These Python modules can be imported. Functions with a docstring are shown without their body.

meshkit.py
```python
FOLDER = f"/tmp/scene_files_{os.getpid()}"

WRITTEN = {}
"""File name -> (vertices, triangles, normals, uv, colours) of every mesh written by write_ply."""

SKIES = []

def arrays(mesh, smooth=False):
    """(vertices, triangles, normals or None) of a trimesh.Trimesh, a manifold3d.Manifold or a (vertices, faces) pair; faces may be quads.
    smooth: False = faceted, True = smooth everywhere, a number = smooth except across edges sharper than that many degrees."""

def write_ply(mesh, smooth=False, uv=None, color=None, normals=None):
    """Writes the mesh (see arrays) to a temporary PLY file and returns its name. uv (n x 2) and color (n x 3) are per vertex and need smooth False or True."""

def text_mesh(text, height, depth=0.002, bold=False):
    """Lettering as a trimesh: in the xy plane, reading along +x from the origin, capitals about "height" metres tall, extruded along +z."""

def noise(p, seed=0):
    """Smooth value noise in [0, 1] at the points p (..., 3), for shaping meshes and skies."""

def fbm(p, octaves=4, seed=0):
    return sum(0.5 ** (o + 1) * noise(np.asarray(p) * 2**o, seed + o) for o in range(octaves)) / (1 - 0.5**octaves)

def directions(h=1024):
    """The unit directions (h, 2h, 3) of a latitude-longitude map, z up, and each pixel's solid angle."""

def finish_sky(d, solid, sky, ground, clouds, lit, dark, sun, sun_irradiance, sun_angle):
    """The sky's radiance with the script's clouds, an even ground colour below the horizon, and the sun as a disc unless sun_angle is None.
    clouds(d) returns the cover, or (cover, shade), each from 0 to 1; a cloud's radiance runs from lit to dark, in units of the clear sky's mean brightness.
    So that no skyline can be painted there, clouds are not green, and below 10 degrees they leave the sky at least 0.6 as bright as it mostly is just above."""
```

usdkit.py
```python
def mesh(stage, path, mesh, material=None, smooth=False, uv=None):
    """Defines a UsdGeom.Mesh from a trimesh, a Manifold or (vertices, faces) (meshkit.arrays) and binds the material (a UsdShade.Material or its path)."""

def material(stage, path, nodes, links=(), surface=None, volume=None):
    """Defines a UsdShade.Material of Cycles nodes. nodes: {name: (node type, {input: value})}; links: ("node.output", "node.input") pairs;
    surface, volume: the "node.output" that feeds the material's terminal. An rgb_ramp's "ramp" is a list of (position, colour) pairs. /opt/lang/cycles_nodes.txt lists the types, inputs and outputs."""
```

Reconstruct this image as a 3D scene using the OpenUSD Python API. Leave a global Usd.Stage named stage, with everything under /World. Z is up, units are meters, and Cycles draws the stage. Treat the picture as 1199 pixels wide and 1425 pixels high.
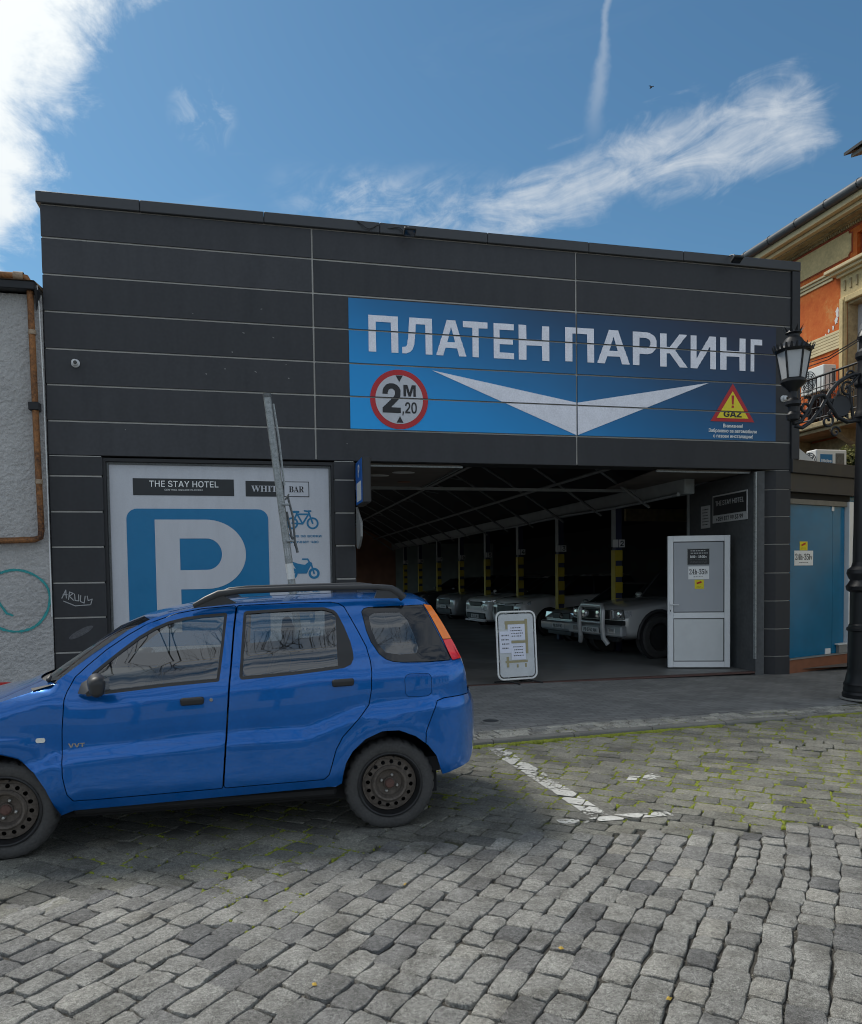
import math, random, glob
import numpy as np, trimesh, shapely, usdkit, meshkit
from pxr import Usd, UsdGeom, UsdLux, Gf, Sdf, UsdShade, Vt
from shapely.geometry import Polygon, Point, LineString, MultiPolygon, box as sbox
from shapely import affinity
from shapely.ops import unary_union

random.seed(7)
RNG = np.random.default_rng(7)
stage = Usd.Stage.CreateInMemory()
UsdGeom.SetStageUpAxis(stage, 'Z'); UsdGeom.SetStageMetersPerUnit(stage, 1.0)
UsdGeom.Xform.Define(stage, '/World'); UsdGeom.Scope.Define(stage, '/World/Looks')

# ------------------------------------------------------------------ camera
YAW, PITCH, ROLL = math.radians(13.296), math.radians(-2.3167), math.radians(-.7982)
EYE = np.array([0, 0, 1.70])
FW = np.array([math.sin(YAW)*math.cos(PITCH), math.cos(YAW)*math.cos(PITCH), math.sin(PITCH)])
R0 = np.array([math.cos(YAW), -math.sin(YAW), 0]); U0 = np.cross(R0, FW)
RT = R0*math.cos(ROLL)+U0*math.sin(ROLL); UP = -R0*math.sin(ROLL)+U0*math.cos(ROLL)
cam = UsdGeom.Camera.Define(stage, '/World/camera')
m = np.eye(4); m[0, :3] = RT; m[1, :3] = UP; m[2, :3] = -FW; m[3, :3] = EYE
cam.AddTransformOp().Set(Gf.Matrix4d(*m.ravel().tolist()))
FOC = 26.0; HA = FOC*1199/1050.7
cam.CreateFocalLengthAttr(FOC); cam.CreateHorizontalApertureAttr(HA); cam.CreateVerticalApertureAttr(HA*1024/862)
cam.CreateVerticalApertureOffsetAttr((840.2-712.5)/1050.7*FOC)
cam.CreateHorizontalApertureOffsetAttr(0.0)
cam.CreateFStopAttr(0.0); cam.CreateFocusDistanceAttr(9.0)
cam.CreateClippingRangeAttr(Gf.Vec2f(.05, 5000))
cam.CreateExposureAttr(1.0)

# ------------------------------------------------------------------ sky and sun (veiled sun, upper left, behind the garage)
SUN_AZ, SUN_EL = math.radians(-42), math.radians(52)
SUN = np.array([math.sin(SUN_AZ)*math.cos(SUN_EL), math.cos(SUN_AZ)*math.cos(SUN_EL), math.sin(SUN_EL)])
SKY_STRENGTH, SUN_INT, SUN_ANGLE = 0.06, 0.40, 18.0
CLOUD = 6.9
def unit(v): v = np.asarray(v, float); return v/np.linalg.norm(v)
def sky_material():
    s0, s2 = unit((.249, .876, .413)), unit((.60, .645, .472))
    sn, se = unit(np.cross(s0, s2)), unit(s2-s0)
    smid = unit(s0+s2)
    l1, l2 = unit((-.090, .815, .570)), unit((-.150, .905, .390))
    ln = unit(np.cross(l1, l2)); ln = ln if ln @ np.array([-1, .3, .2]) > 0 else -ln
    c0, c1 = unit((.365, .728, .58)), unit((.379, .791, .481))
    cn = unit(np.cross(c0, c1)); ce = unit(c0-c1)
    N, L = {}, []
    def node(n, kind, **kw): N[n] = (kind, kw); return n
    def link(a, b): L.append((a, b))
    node('tc', 'texture_coordinate')
    def dot(n, v):
        node(n, 'vector_math', math_type='dot_product', vector2=v); link('tc.generated', n+'.vector1'); return n+'.value'
    def mth(n, t, a, b=None, c=None):
        kw = {'math_type': t}
        for k, x in (('value1', a), ('value2', b), ('value3', c)):
            if x is not None and not isinstance(x, str): kw[k] = x
        node(n, 'math', **kw)
        for k, x in (('value1', a), ('value2', b), ('value3', c)):
            if isinstance(x, str): link(x, f'{n}.{k}')
        return n+'.value'
    def rng(n, a, f0, f1, t0=0., t1=1.):
        node(n, 'map_range', range_type='smoothstep', from_min=f0, from_max=f1, to_min=t0, to_max=t1, clamp=True); link(a, n+'.value'); return n+'.result'
    def noise(n, vec, scale, detail=6, rough=.55, dist=0.):
        node(n, 'noise_texture', scale=scale, detail=detail, roughness=rough, distortion=dist); link(vec, n+'.vector'); return n+'.fac'
    node('sky', 'sky_texture', sky_type='single_scattering', sun_disc=False, sun_elevation=SUN_EL, sun_rotation=SUN_AZ, altitude=150., air_density=1.0, aerosol_density=.6, ozone_density=2.2)
    # streak cloud
    a = dot('dn', tuple(sn)); e = dot('de', tuple(se)); q = dot('dq', tuple(smid))
    node('sv', 'combine_xyz'); link(mth('sx', 'multiply', e, 3.2), 'sv.x'); link(mth('sy', 'multiply', a, 9.), 'sv.y'); link(mth('sz', 'multiply', q, 4.), 'sv.z')
    ns = noise('ns', 'sv.vector', 3.6, 9, .62, .9)
    nf = noise('nf', 'tc.generated', 34., 5, .6, .6)
    wav = noise('nw', 'sv.vector', 1.1, 3, .5)
    off = mth('wo', 'multiply_add', wav, .07, -.035)
    aa = mth('ab', 'absolute', mth('ao', 'add', a, off))
    wid = rng('wid', e, -.15, .2, .055, .085)
    band = rng('band', mth('bd', 'divide', aa, wid), 1.15, .1)
    ends = mth('ends', 'multiply', rng('e0', e, -.50, -.05, 0.30, 1.), rng('e1', e, .225, .145))
    t = mth('t1', 'multiply', band, ends)
    cov = mth('cov', 'add', mth('c1a', 'multiply', t, 1.0), mth('c1b', 'multiply_add', ns, 1.5, -1.12))
    cov = mth('cov2', 'add', cov, mth('c1c', 'multiply_add', nf, .55, -.27))
    streak = mth('streak', 'multiply', rng('st', cov, .05, 1.1), .88)
    streak = mth('streakm', 'multiply', streak, rng('front', q, .2, .5))
    # bright bank on the left
    b = dot('dl', tuple(ln))
    node('mp', 'mapping', rotation=(0., .5, .6), scale=(5., 2.2, 9.)); link('tc.generated', 'mp.vector')
    nl = noise('nl', 'mp.vector', 1.9, 10, .66, .5)
    wob = noise('nwob', 'tc.generated', 5., 3, .5)
    lb = mth('lb', 'add', b, mth('lo', 'multiply_add', wob, .16, -.08))
    edge = rng('edge', lb, -.05, .13)
    low = rng('lowz', dot('dz', (0., 0., 1.)), .28, .44, .45, 1.)
    far = rng('farl', b, .75, .35)
    bank = mth('bk', 'add', mth('bk1', 'multiply', mth('bk0', 'multiply', edge, low), 1.2), mth('bk2', 'multiply_add', nl, 1.7, -1.08))
    bank = mth('bk4', 'add', bank, mth('bk3', 'multiply_add', nf, .5, -.25))
    bank = mth('bk7', 'multiply', .93, mth('bk6', 'multiply', mth('bk5', 'multiply', rng('bkr', bank, .12, .85), far), rng('fr2', dot('dlc', tuple(unit((-.45, .75, .45)))), .3, .55)))
    # vapour trail
    c = dot('dc', tuple(cn)); cz = dot('dce', tuple(ce))
    nt = noise('nt', 'tc.generated', 16., 5, .6)
    cw = mth('cw', 'absolute', mth('co', 'add', c, mth('cwo', 'multiply_add', nt, .026, -.013)))
    ceb = rng('trail0', cz, float(c1 @ ce)-.02, float(c1 @ ce)+.05)
    wtr = rng('trw', cz, float(c1 @ ce), float(c0 @ ce), .011, .0045)
    trail = mth('tr2', 'multiply', rng('tr', mth('trd', 'divide', cw, wtr), 1.3, 0.), mth('tr3', 'multiply', ceb, .27))
    trail = mth('tr4', 'multiply', trail, rng('fr3', dot('dc0', tuple(c0)), .4, .8))
    # thin cirrus everywhere
    node('mp2', 'mapping', rotation=(.2, .1, .5), scale=(2.2, 4.5, 7.)); link('tc.generated', 'mp2.vector')
    ng = noise('ng', 'mp2.vector', 1.3, 8, .62, .8)
    # it thickens towards the half of the sky that the car's panes mirror
    back = rng('back', dot('dvw', tuple(unit((.2, .9, .42)))), .80, .1)
    thin = mth('th2', 'multiply', rng('th', mth('tha', 'multiply_add', back, .26, ng), .58, .84), mth('thb', 'multiply_add', back, .55, .32))
    thin = mth('thm', 'multiply', thin, rng('thv', q, .96, .7, .12, 1.))
    # faint wisps low over the roof and one small puff
    v0, v2 = unit((.03, .905, .425)), unit((.27, .862, .428)); vn, ve = unit(np.cross(v0, v2)), unit(v2-v0)
    wa = dot('dwn', tuple(vn)); we = dot('dwe', tuple(ve))
    wab = mth('wab', 'absolute', mth('wao', 'add', wa, mth('wao2', 'multiply_add', wav, .06, -.03)))
    wis = mth('wis', 'multiply', rng('wisb', wab, .050, .0), mth('wise', 'multiply', rng('wis0', we, float(v0 @ ve)-.02, float(v0 @ ve)+.10), rng('wis1', we, float(v2 @ ve)+.06, float(v2 @ ve)-.02)))
    wis = mth('wis4', 'multiply', rng('wis3', mth('wisn', 'multiply_add', ns, .75, mth('wisn2', 'multiply_add', nf, .45, -.12)), .38, .72), mth('wis5', 'multiply', wis, .50))
    wis = mth('wis6', 'multiply', wis, rng('front2', q, .2, .5))
    puff = mth('puf', 'multiply', rng('pufd', dot('dpf', tuple(unit((-.0402, .8669, .4968)))), .99915, .99995), rng('pufn', nf, .45, .75, 0., .24))
    streak = mth('streak2', 'maximum', streak, mth('wp', 'maximum', wis, puff))
    allc = mth('mx1', 'maximum', mth('mx2', 'maximum', streak, bank), mth('mx3', 'maximum', trail, thin))
    # the bank near the veiled sun is brighter than the rest
    glow = rng('glow', dot('dsun', tuple(SUN)), .55, .97, 0., 1.)
    node('cc', 'mix', mix_type='mix', color1=(CLOUD*.80, CLOUD*.86, CLOUD*.92), color2=(CLOUD*1.30, CLOUD*1.34, CLOUD*1.32)); link(glow, 'cc.fac')
    node('tint', 'mix', mix_type='multiply', fac=1.0, color2=(.56, .83, .87)); link('sky.color', 'tint.color1')
    node('mixc', 'mix', mix_type='mix'); link(allc, 'mixc.fac'); link('tint.color', 'mixc.color1'); link('cc.color', 'mixc.color2')
    node('bg', 'background_shader', strength=SKY_STRENGTH); link('mixc.color', 'bg.color')
    return usdkit.material(stage, '/World/Looks/sky_light', N, L, surface='bg.background')
dome = UsdLux.DomeLight.Define(stage, '/World/sky')
UsdShade.MaterialBindingAPI.Apply(dome.GetPrim()).Bind(sky_material())
sun = UsdLux.DistantLight.Define(stage, '/World/sun')
sun.CreateNormalizeAttr(True) if hasattr(sun, 'CreateNormalizeAttr') else None
UsdLux.LightAPI(sun.GetPrim()).CreateNormalizeAttr(True)
sun.CreateIntensityAttr(SUN_INT); sun.CreateAngleAttr(SUN_ANGLE); sun.CreateColorAttr(Gf.Vec3f(1., .95, .87))
z = SUN; x = unit(np.cross((0, 0, 1), z)); y = np.cross(z, x)
mm = np.eye(4); mm[0, :3] = x; mm[1, :3] = y; mm[2, :3] = z
sun.AddTransformOp().Set(Gf.Matrix4d(*mm.ravel().tolist()))

# ------------------------------------------------------------------ helpers: prims
taken, inv = {}, {}
def numbered(parent, name):
    k = taken.get((parent, name), 0); taken[(parent, name)] = k+1
    return f'{parent}/{name}' if k == 0 else f'{parent}/{name}_{k:03d}'
def tag(p, label=None, cat=None, group=None, kind=None):
    p = p.GetPrim() if hasattr(p, 'GetPrim') else p
    for k, v in (('label', label), ('category', cat), ('group', group), ('kind', kind)):
        if v: p.SetCustomDataByKey(k, v)
    return p
def thing(name, label=None, cat=None, loc=(0, 0, 0), rz=0., group=None, kind=None):
    path = numbered('/World', name)
    x = UsdGeom.Xform.Define(stage, path); x.AddTranslateOp().Set(Gf.Vec3d(*map(float, loc)))
    if rz: x.AddRotateZOp().Set(math.degrees(rz))
    M4 = np.eye(4); c, s = math.cos(rz), math.sin(rz); M4[:2, :2] = [[c, -s], [s, c]]; M4[:3, 3] = loc
    inv[path] = np.linalg.inv(M4)
    tag(x, label, cat, group, kind); return path
def obj(name, mesh, mat, parent='/World', smooth=30, local=False, tone=None, **kw):
    """One Mesh. The mesh is in world coordinates unless local."""
    if isinstance(mesh, (list, tuple)) and not isinstance(mesh[0], np.ndarray): mesh = trimesh.util.concatenate([as_tm(g) for g in mesh])
    if isinstance(mesh, MB): mesh = mesh.mesh()
    v, f = (mesh[0], mesh[1]) if isinstance(mesh, tuple) else (np.array(as_tm(mesh).vertices), np.array(as_tm(mesh).faces))
    top = '/'.join(parent.split('/')[:3])
    if not local and top in inv:
        T = inv[top]; v = v @ T[:3, :3].T + T[:3, 3]
    path = numbered(parent, name)
    sm = smooth if tone is None else (True if smooth else False)
    g = usdkit.mesh(stage, path, (v, f), MAT[mat], smooth=sm)
    if tone is not None:
        UsdGeom.PrimvarsAPI(g).CreatePrimvar('tone', Sdf.ValueTypeNames.FloatArray, 'vertex').Set(Vt.FloatArray.FromNumpy(np.asarray(tone, np.float32)))
    tag(g, **kw)
    return path
def as_tm(m):
    if isinstance(m, MB): return m.mesh()
    if isinstance(m, trimesh.Trimesh): return m
    if hasattr(m, 'to_mesh'):
        q = m.to_mesh(); return trimesh.Trimesh(q.vert_properties[:, :3], q.tri_verts, process=False)
    v, f, _ = meshkit.arrays(m); return trimesh.Trimesh(v, f, process=False)
# ------------------------------------------------------------------ helpers: shapes
def bx(x0, x1, y0, y1, z0, z1, b=0.):
    if b <= 0:
        m = trimesh.creation.box((x1-x0, y1-y0, z1-z0)); m.apply_translation(((x0+x1)/2, (y0+y1)/2, (z0+z1)/2)); return m
    p = []
    for X, sx in ((x0, 1), (x1, -1)):
        for Y, sy in ((y0, 1), (y1, -1)):
            for Z, sz in ((z0, 1), (z1, -1)):
                p += [(X, Y+sy*b, Z+sz*b), (X+sx*b, Y, Z+sz*b), (X+sx*b, Y+sy*b, Z)]
    return trimesh.convex.convex_hull(np.array(p))
def tube(pts, r, n=8, close=False):
    P = np.asarray(pts, float); k = len(P); r = np.broadcast_to(np.asarray(r, float), (k,))
    if close: T = np.roll(P, -1, 0)-np.roll(P, 1, 0)
    else: T = np.gradient(P, axis=0)
    T /= np.linalg.norm(T, axis=1, keepdims=True)+1e-12
    a = np.array([0, 0, 1.]) if abs(T[0][2]) < .9 else np.array([1., 0, 0])
    V = []; u = unit(np.cross(T[0], a))
    for i in range(k):
        u = unit(u-T[i]*(u @ T[i])); w = np.cross(T[i], u)
        ang = np.linspace(0, 2*np.pi, n, endpoint=False)
        V.append(P[i]+r[i]*(np.cos(ang)[:, None]*u+np.sin(ang)[:, None]*w))
    V = np.vstack(V); F = []
    for i in range(k if close else k-1):
        j = (i+1) % k
        for q in range(n):
            a0, a1, b0, b1 = i*n+q, i*n+(q+1) % n, j*n+q, j*n+(q+1) % n
            F += [(a0, a1, b1), (a0, b1, b0)]
    if not close:
        c0, c1 = len(V), len(V)+1; V = np.vstack([V, P[0], P[-1]])
        for q in range(n):
            F += [(c0, (q+1) % n, q), (c1, (k-1)*n+q, (k-1)*n+(q+1) % n)]
    return trimesh.Trimesh(V, np.array(F), process=False)
def rot_to(axis):
    z = unit(axis); x = unit(np.cross((0, 0, 1.) if abs(z[2]) < .9 else (1., 0, 0), z)); y = np.cross(z, x)
    M4 = np.eye(4); M4[:3, 0] = x; M4[:3, 1] = y; M4[:3, 2] = z; return M4
def lathe(prof, n=24, loc=(0, 0, 0), axis=(0, 0, 1)):
    prof = np.asarray(prof, float); k = len(prof); ang = np.linspace(0, 2*np.pi, n, endpoint=False)
    V = np.stack([prof[:, None, 0]*np.cos(ang), prof[:, None, 0]*np.sin(ang), np.broadcast_to(prof[:, None, 1], (k, n))], -1).reshape(-1, 3)
    F = []
    for i in range(k-1):
        for q in range(n):
            a0, a1, b0, b1 = i*n+q, i*n+(q+1) % n, (i+1)*n+q, (i+1)*n+(q+1) % n
            F += [(a0, a1, b1), (a0, b1, b0)]
    m = trimesh.Trimesh(V, np.array(F), process=False)
    M4 = rot_to(axis) if tuple(axis) != (0, 0, 1) else np.eye(4); M4[:3, 3] = loc
    m.apply_transform(M4); return m
class Frame:
    """A drawing plane: u and v in it, n out of it."""
    def __init__(s, o, u, v): s.o, s.u, s.v = np.asarray(o, float), unit(u), unit(v); s.n = np.cross(s.u, s.v)
    def pt(s, u, v, w=0.): return s.o+u*s.u+v*s.v+w*s.n
    def put(s, V): V = np.asarray(V, float); return s.o+V[:, :1]*s.u+V[:, 1:2]*s.v+V[:, 2:3]*s.n
    def slab(s, poly, w0, w1):
        """Polygon in (u, v) as a slab between distances w0 and w1 from the plane."""
        out = []
        for g in getattr(poly, 'geoms', [poly]):
            if g.is_empty or g.geom_type != 'Polygon' or g.area < 1e-7: continue
            m = trimesh.creation.extrude_polygon(g, w1-w0, engine='earcut'); V = np.array(m.vertices); V[:, 2] += w0
            out.append(trimesh.Trimesh(s.put(V), m.faces, process=False))
        return trimesh.util.concatenate(out)
    def box(s, u0, u1, v0, v1, w0, w1, b=0.):
        m = bx(u0, u1, v0, v1, w0, w1, b); return trimesh.Trimesh(s.put(m.vertices), m.faces, process=False)
class MB(list):
    def mesh(s): return trimesh.util.concatenate([as_tm(g) for g in s])
FONT = {}
def text_poly(text, height, weight=600, serif=False, width=None, center=None, left=None):
    from PIL import Image, ImageDraw, ImageFont
    pat = '/opt/blender-*/*/datafiles/fonts/' + ('NotoSansMath-Regular.woff2' if serif else 'Inter.woff2')
    key = (pat, weight)
    if key not in FONT:
        f = ImageFont.truetype(glob.glob(pat)[0], 120)
        if not serif: f.set_variation_by_axes([32 if weight > 500 else 14, weight])
        FONT[key] = f
    f = FONT[key]
    if serif:
        tr = {}
        for i in range(26): tr[65+i] = 0x1D400+i; tr[97+i] = 0x1D41A+i
        for i in range(10): tr[48+i] = 0x1D7CE+i
        text = text.translate(tr)
    x0, y0, x1, y1 = f.getbbox(text, anchor='ls')
    im = Image.new('L', (x1-x0+8, y1-y0+8)); ImageDraw.Draw(im).text((4-x0, 4-y0), text, 255, f, anchor='ls')
    on = np.pad(np.asarray(im) > 127, ((0, 0), (1, 1))).astype(np.int8)
    rows, st = np.nonzero(np.diff(on, axis=1) == 1); en = np.nonzero(np.diff(on, axis=1) == -1)[1]
    sh = unary_union(list(shapely.box(st, -rows-1, en, -rows))).buffer(.8).buffer(-.8).simplify(.8)
    cap = 120*.727 if not serif else 120*.70
    s = height/cap
    sh = affinity.affine_transform(sh, [s, 0, 0, s, -4*s, (4-y0)*s])
    a = sh.bounds
    sx = 1. if width is None else width/(a[2]-a[0])
    sh = affinity.affine_transform(sh, [sx, 0, 0, 1, -a[0]*sx, 0])
    w = sh.bounds[2]
    if center is not None: sh = affinity.translate(sh, center[0]-w/2, center[1])
    if left is not None: sh = affinity.translate(sh, left[0], left[1])
    return sh
def rrect(u0, u1, v0, v1, r, q=4): return sbox(u0+r, v0+r, u1-r, v1-r).buffer(r, quad_segs=q)
def stroke(pts, w): return LineString(pts).buffer(w/2, quad_segs=4)
def hull(pts): return trimesh.convex.convex_hull(np.asarray(pts, float))
def ball_hull(balls, sub=1):
    ico = trimesh.creation.icosphere(subdivisions=sub); P = np.vstack([np.array(ico.vertices)*b[3]+np.array(b[:3]) for b in balls]); return hull(P)

# ------------------------------------------------------------------ materials
MAT = {}
def mul(c, k): return tuple(min(1., max(0., a*k)) for a in c)
def nmat(name, col, rough=.6, metal=0., var=.15, sc=3., mixf=.5, sc2=70., bump=0., bsc=90., bdist=.004, coat=0., spec=.5, col2=None, lo=.32, hi=.68, rvar=.0, obj_space=False, stretch=None):
    src = 'tc.object' if obj_space else 'g.position'
    N = {'tc': ('texture_coordinate', {}), 'g': ('geometry', {}),
         'n1': ('noise_texture', {'scale': sc, 'detail': 5., 'roughness': .6}), 'n2': ('noise_texture', {'scale': sc2, 'detail': 3., 'roughness': .6}),
         'mf': ('mix_float', {'fac': mixf}), 'r': ('rgb_ramp', {'ramp': [(lo, mul(col, 1-var)), (hi, col2 if col2 else mul(col, 1+var))]}),
         'p': ('principled_bsdf', {'roughness': rough, 'metallic': metal, 'coat_weight': coat, 'specular_ior_level': spec})}
    if stretch: N['mp'] = ('mapping', {'scale': stretch})
    L = [('mp.vector' if stretch else src, 'n1.vector'), (src, 'n2.vector'), ('n1.fac', 'mf.a'), ('n2.fac', 'mf.b'), ('mf.result', 'r.fac'), ('r.color', 'p.base_color')]
    if stretch: L.append((src, 'mp.vector'))
    if rvar:
        N['rr'] = ('map_range', {'from_min': .3, 'from_max': .7, 'to_min': max(.02, rough-rvar), 'to_max': min(1., rough+rvar), 'clamp': True})
        L += [('n1.fac', 'rr.value'), ('rr.result', 'p.roughness')]
    if bump:
        N['nb'] = ('noise_texture', {'scale': bsc, 'detail': 5., 'roughness': .65}); N['b'] = ('bump', {'strength': bump, 'distance': bdist})
        L += [(src, 'nb.vector'), ('nb.fac', 'b.height'), ('b.normal', 'p.normal')]
    MAT[name] = usdkit.material(stage, '/World/Looks/'+name, N, L, surface='p.BSDF')
def pane(name, tint=(.8, .85, .85), ior=1.8, gl=(1, 1, 1)):
    MAT[name] = usdkit.material(stage, '/World/Looks/'+name, {'f': ('fresnel', {'IOR': ior}), 't': ('transparent_bsdf', {'color': tint}), 'g': ('glossy_bsdf', {'color': gl, 'roughness': 0.01}), 'm': ('mix_closure', {})},
                                [('f.fac', 'm.fac'), ('t.BSDF', 'm.closure1'), ('g.BSDF', 'm.closure2')], surface='m.closure')
for k_, m_ in (('panel_c', .88), ('panel_d', 1.14)): nmat(k_, mul((.037, .0375, .041), m_), .46, stretch=(2.6, 2.6, .5), var=.24, sc=1.7, sc2=25., mixf=.35, rvar=.10, bump=.03, bsc=6., bdist=.01, spec=.32)
nmat('panel', (.037, .0375, .041), .45, stretch=(2.6, 2.6, .5), var=.24, sc=1.6, sc2=25., mixf=.35, rvar=.10, bump=.03, bsc=6., bdist=.01, spec=.32)
nmat('panel_b', (.031, .0315, .034), .48, stretch=(2.6, 2.6, .5), var=.22, sc=1.4, sc2=25., mixf=.35, rvar=.10, spec=.30)
nmat('coping', (.034, .035, .038), .40, var=.12, sc=2., rvar=.08)
nmat('joint', (.38, .365, .335), .7, var=.25, sc=3.)
nmat('dark', (.012, .012, .013), .6, var=.2)
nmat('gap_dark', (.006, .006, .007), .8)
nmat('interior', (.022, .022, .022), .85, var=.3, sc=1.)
nmat('interior_brick', (.22, .11, .07), .9, var=.4, sc=2.)
nmat('interior_green', (.24, .28, .26), .85, var=.25)
nmat('rafter', (.17, .18, .18), .5, var=.3, sc=4.)
nmat('beam_grey', (.28, .30, .30), .5, var=.25, sc=4.)
nmat('garage_wall_white', (.62, .62, .60), .8)
nmat('garage_floor', (.17, .165, .155), .55, var=.4, sc=.9, rvar=.25, bump=.2, bsc=30.)
nmat('red_strip', (.085, .045, .038), .8, var=.35, sc=6.)
nmat('soffit', (.13, .11, .095), .8, var=.35, sc=2.5)
nmat('yellow', (.36, .27, .014), .55, var=.2)
nmat('stripe_blue', (.02, .025, .06), .5)
nmat('white_paint', (.78, .78, .76), .5, var=.06)
nmat('road_paint', (.50, .50, .47), .8, var=.30, sc=18., sc2=120.)
nmat('plate_white', (.55, .55, .54), .5)
nmat('ink', (.012, .012, .014), .5)
nmat('ink_blue', (.008, .15, .30), .5)
nmat('sign_white', (.48, .49, .52), .38, stretch=(3., 3., .6), var=.08, sc=2., rvar=.06)
nmat('sign_letter', (.74, .74, .80), .45, var=.14, sc=5., sc2=40.)
nmat('sign_blue', (.005, .145, .31), .35, var=.10, sc=1.2, rvar=.08)
nmat('sign_black', (.016, .018, .02), .4)
nmat('vivid_blue', (.003, .13, .52), .35, var=.06)
nmat('red', (.42, .012, .016), .4, var=.08)
nmat('sign_yellow', (.75, .62, .02), .45, var=.05)
nmat('grey_board', (.54, .56, .57), .45, var=.12, sc=6.)
nmat('paper', (.72, .74, .84), .7, var=.06, sc=20.)
nmat('tape', (.34, .30, .17), .55, var=.15, sc=20.)
nmat('pvc', (.74, .75, .75), .35, var=.05, sc=6.)
nmat('pvc_panel', (.37, .385, .405), .32, var=.05, sc=3.)
nmat('pvc_panel_low', (.60, .615, .61), .35, var=.06, sc=6.)
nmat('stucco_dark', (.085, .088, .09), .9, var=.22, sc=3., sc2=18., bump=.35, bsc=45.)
nmat('stucco', (.46, .445, .43), .92, var=.22, sc=1.2, sc2=60., mixf=.5, bump=1.0, bsc=38., bdist=.03)
nmat('galv', (.27, .285, .285), .42, metal=.5, var=.45, sc=22., sc2=70., rvar=.15)
nmat('galv_dark', (.12, .125, .125), .5, metal=.5, var=.4, sc=20.)
nmat('rust', (.10, .036, .014), .75, var=.6, sc=3.5, sc2=40., bump=.4, bsc=80., col2=(.36, .15, .045), lo=.36, hi=.66)
nmat('rust_light', (.30, .22, .15), .75, var=.4, sc=9.)
nmat('black_iron', (.0065, .007, .0085), .42, var=.2, rvar=.08, spec=.4, bump=.08, bsc=60.)
nmat('black_plastic', (.02, .02, .021), .5, var=.1, rvar=.08)
nmat('rail_grey', (.028, .029, .031), .45)
nmat('frost', (.40, .41, .42), .35, var=.06)
nmat('wing_blue', (.004, .125, .24), .12, var=.28, sc=1.3, spec=.6)
nmat('wing_sill', (.22, .085, .045), .6, var=.25, sc=5.)
nmat('wood_grey', (.19, .175, .15), .7, var=.2, sc=9.)
nmat('conc', (.22, .22, .21), .85, var=.18, sc=2.5, sc2=60., bump=.3, bsc=70.)
nmat('kerb_dark', (.17, .168, .155), .9, var=.3, sc=3., sc2=80., bump=.5, bsc=80.)
nmat('kerb', (.26, .255, .24), .85, var=.25, sc=3., sc2=80., bump=.35, bsc=80.)
nmat('far_ground', (.10, .10, .098), .9, var=.3, sc=1.)
nmat('moss', (.12, .165, .014), .9, var=.5, sc=14., sc2=160., col2=(.31, .35, .035), bump=.5, bsc=300.)
nmat('grit', (.28, .26, .22), .9, var=.4, sc=60., sc2=200.)
nmat('leaf_dry', (.55, .36, .06), .7)
nmat('plant_leaf', (.10, .12, .02), .6, var=.4, sc=12., col2=(.36, .34, .12))
nmat('plant_dark', (.03, .05, .012), .6, var=.4, sc=12.)
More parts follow.
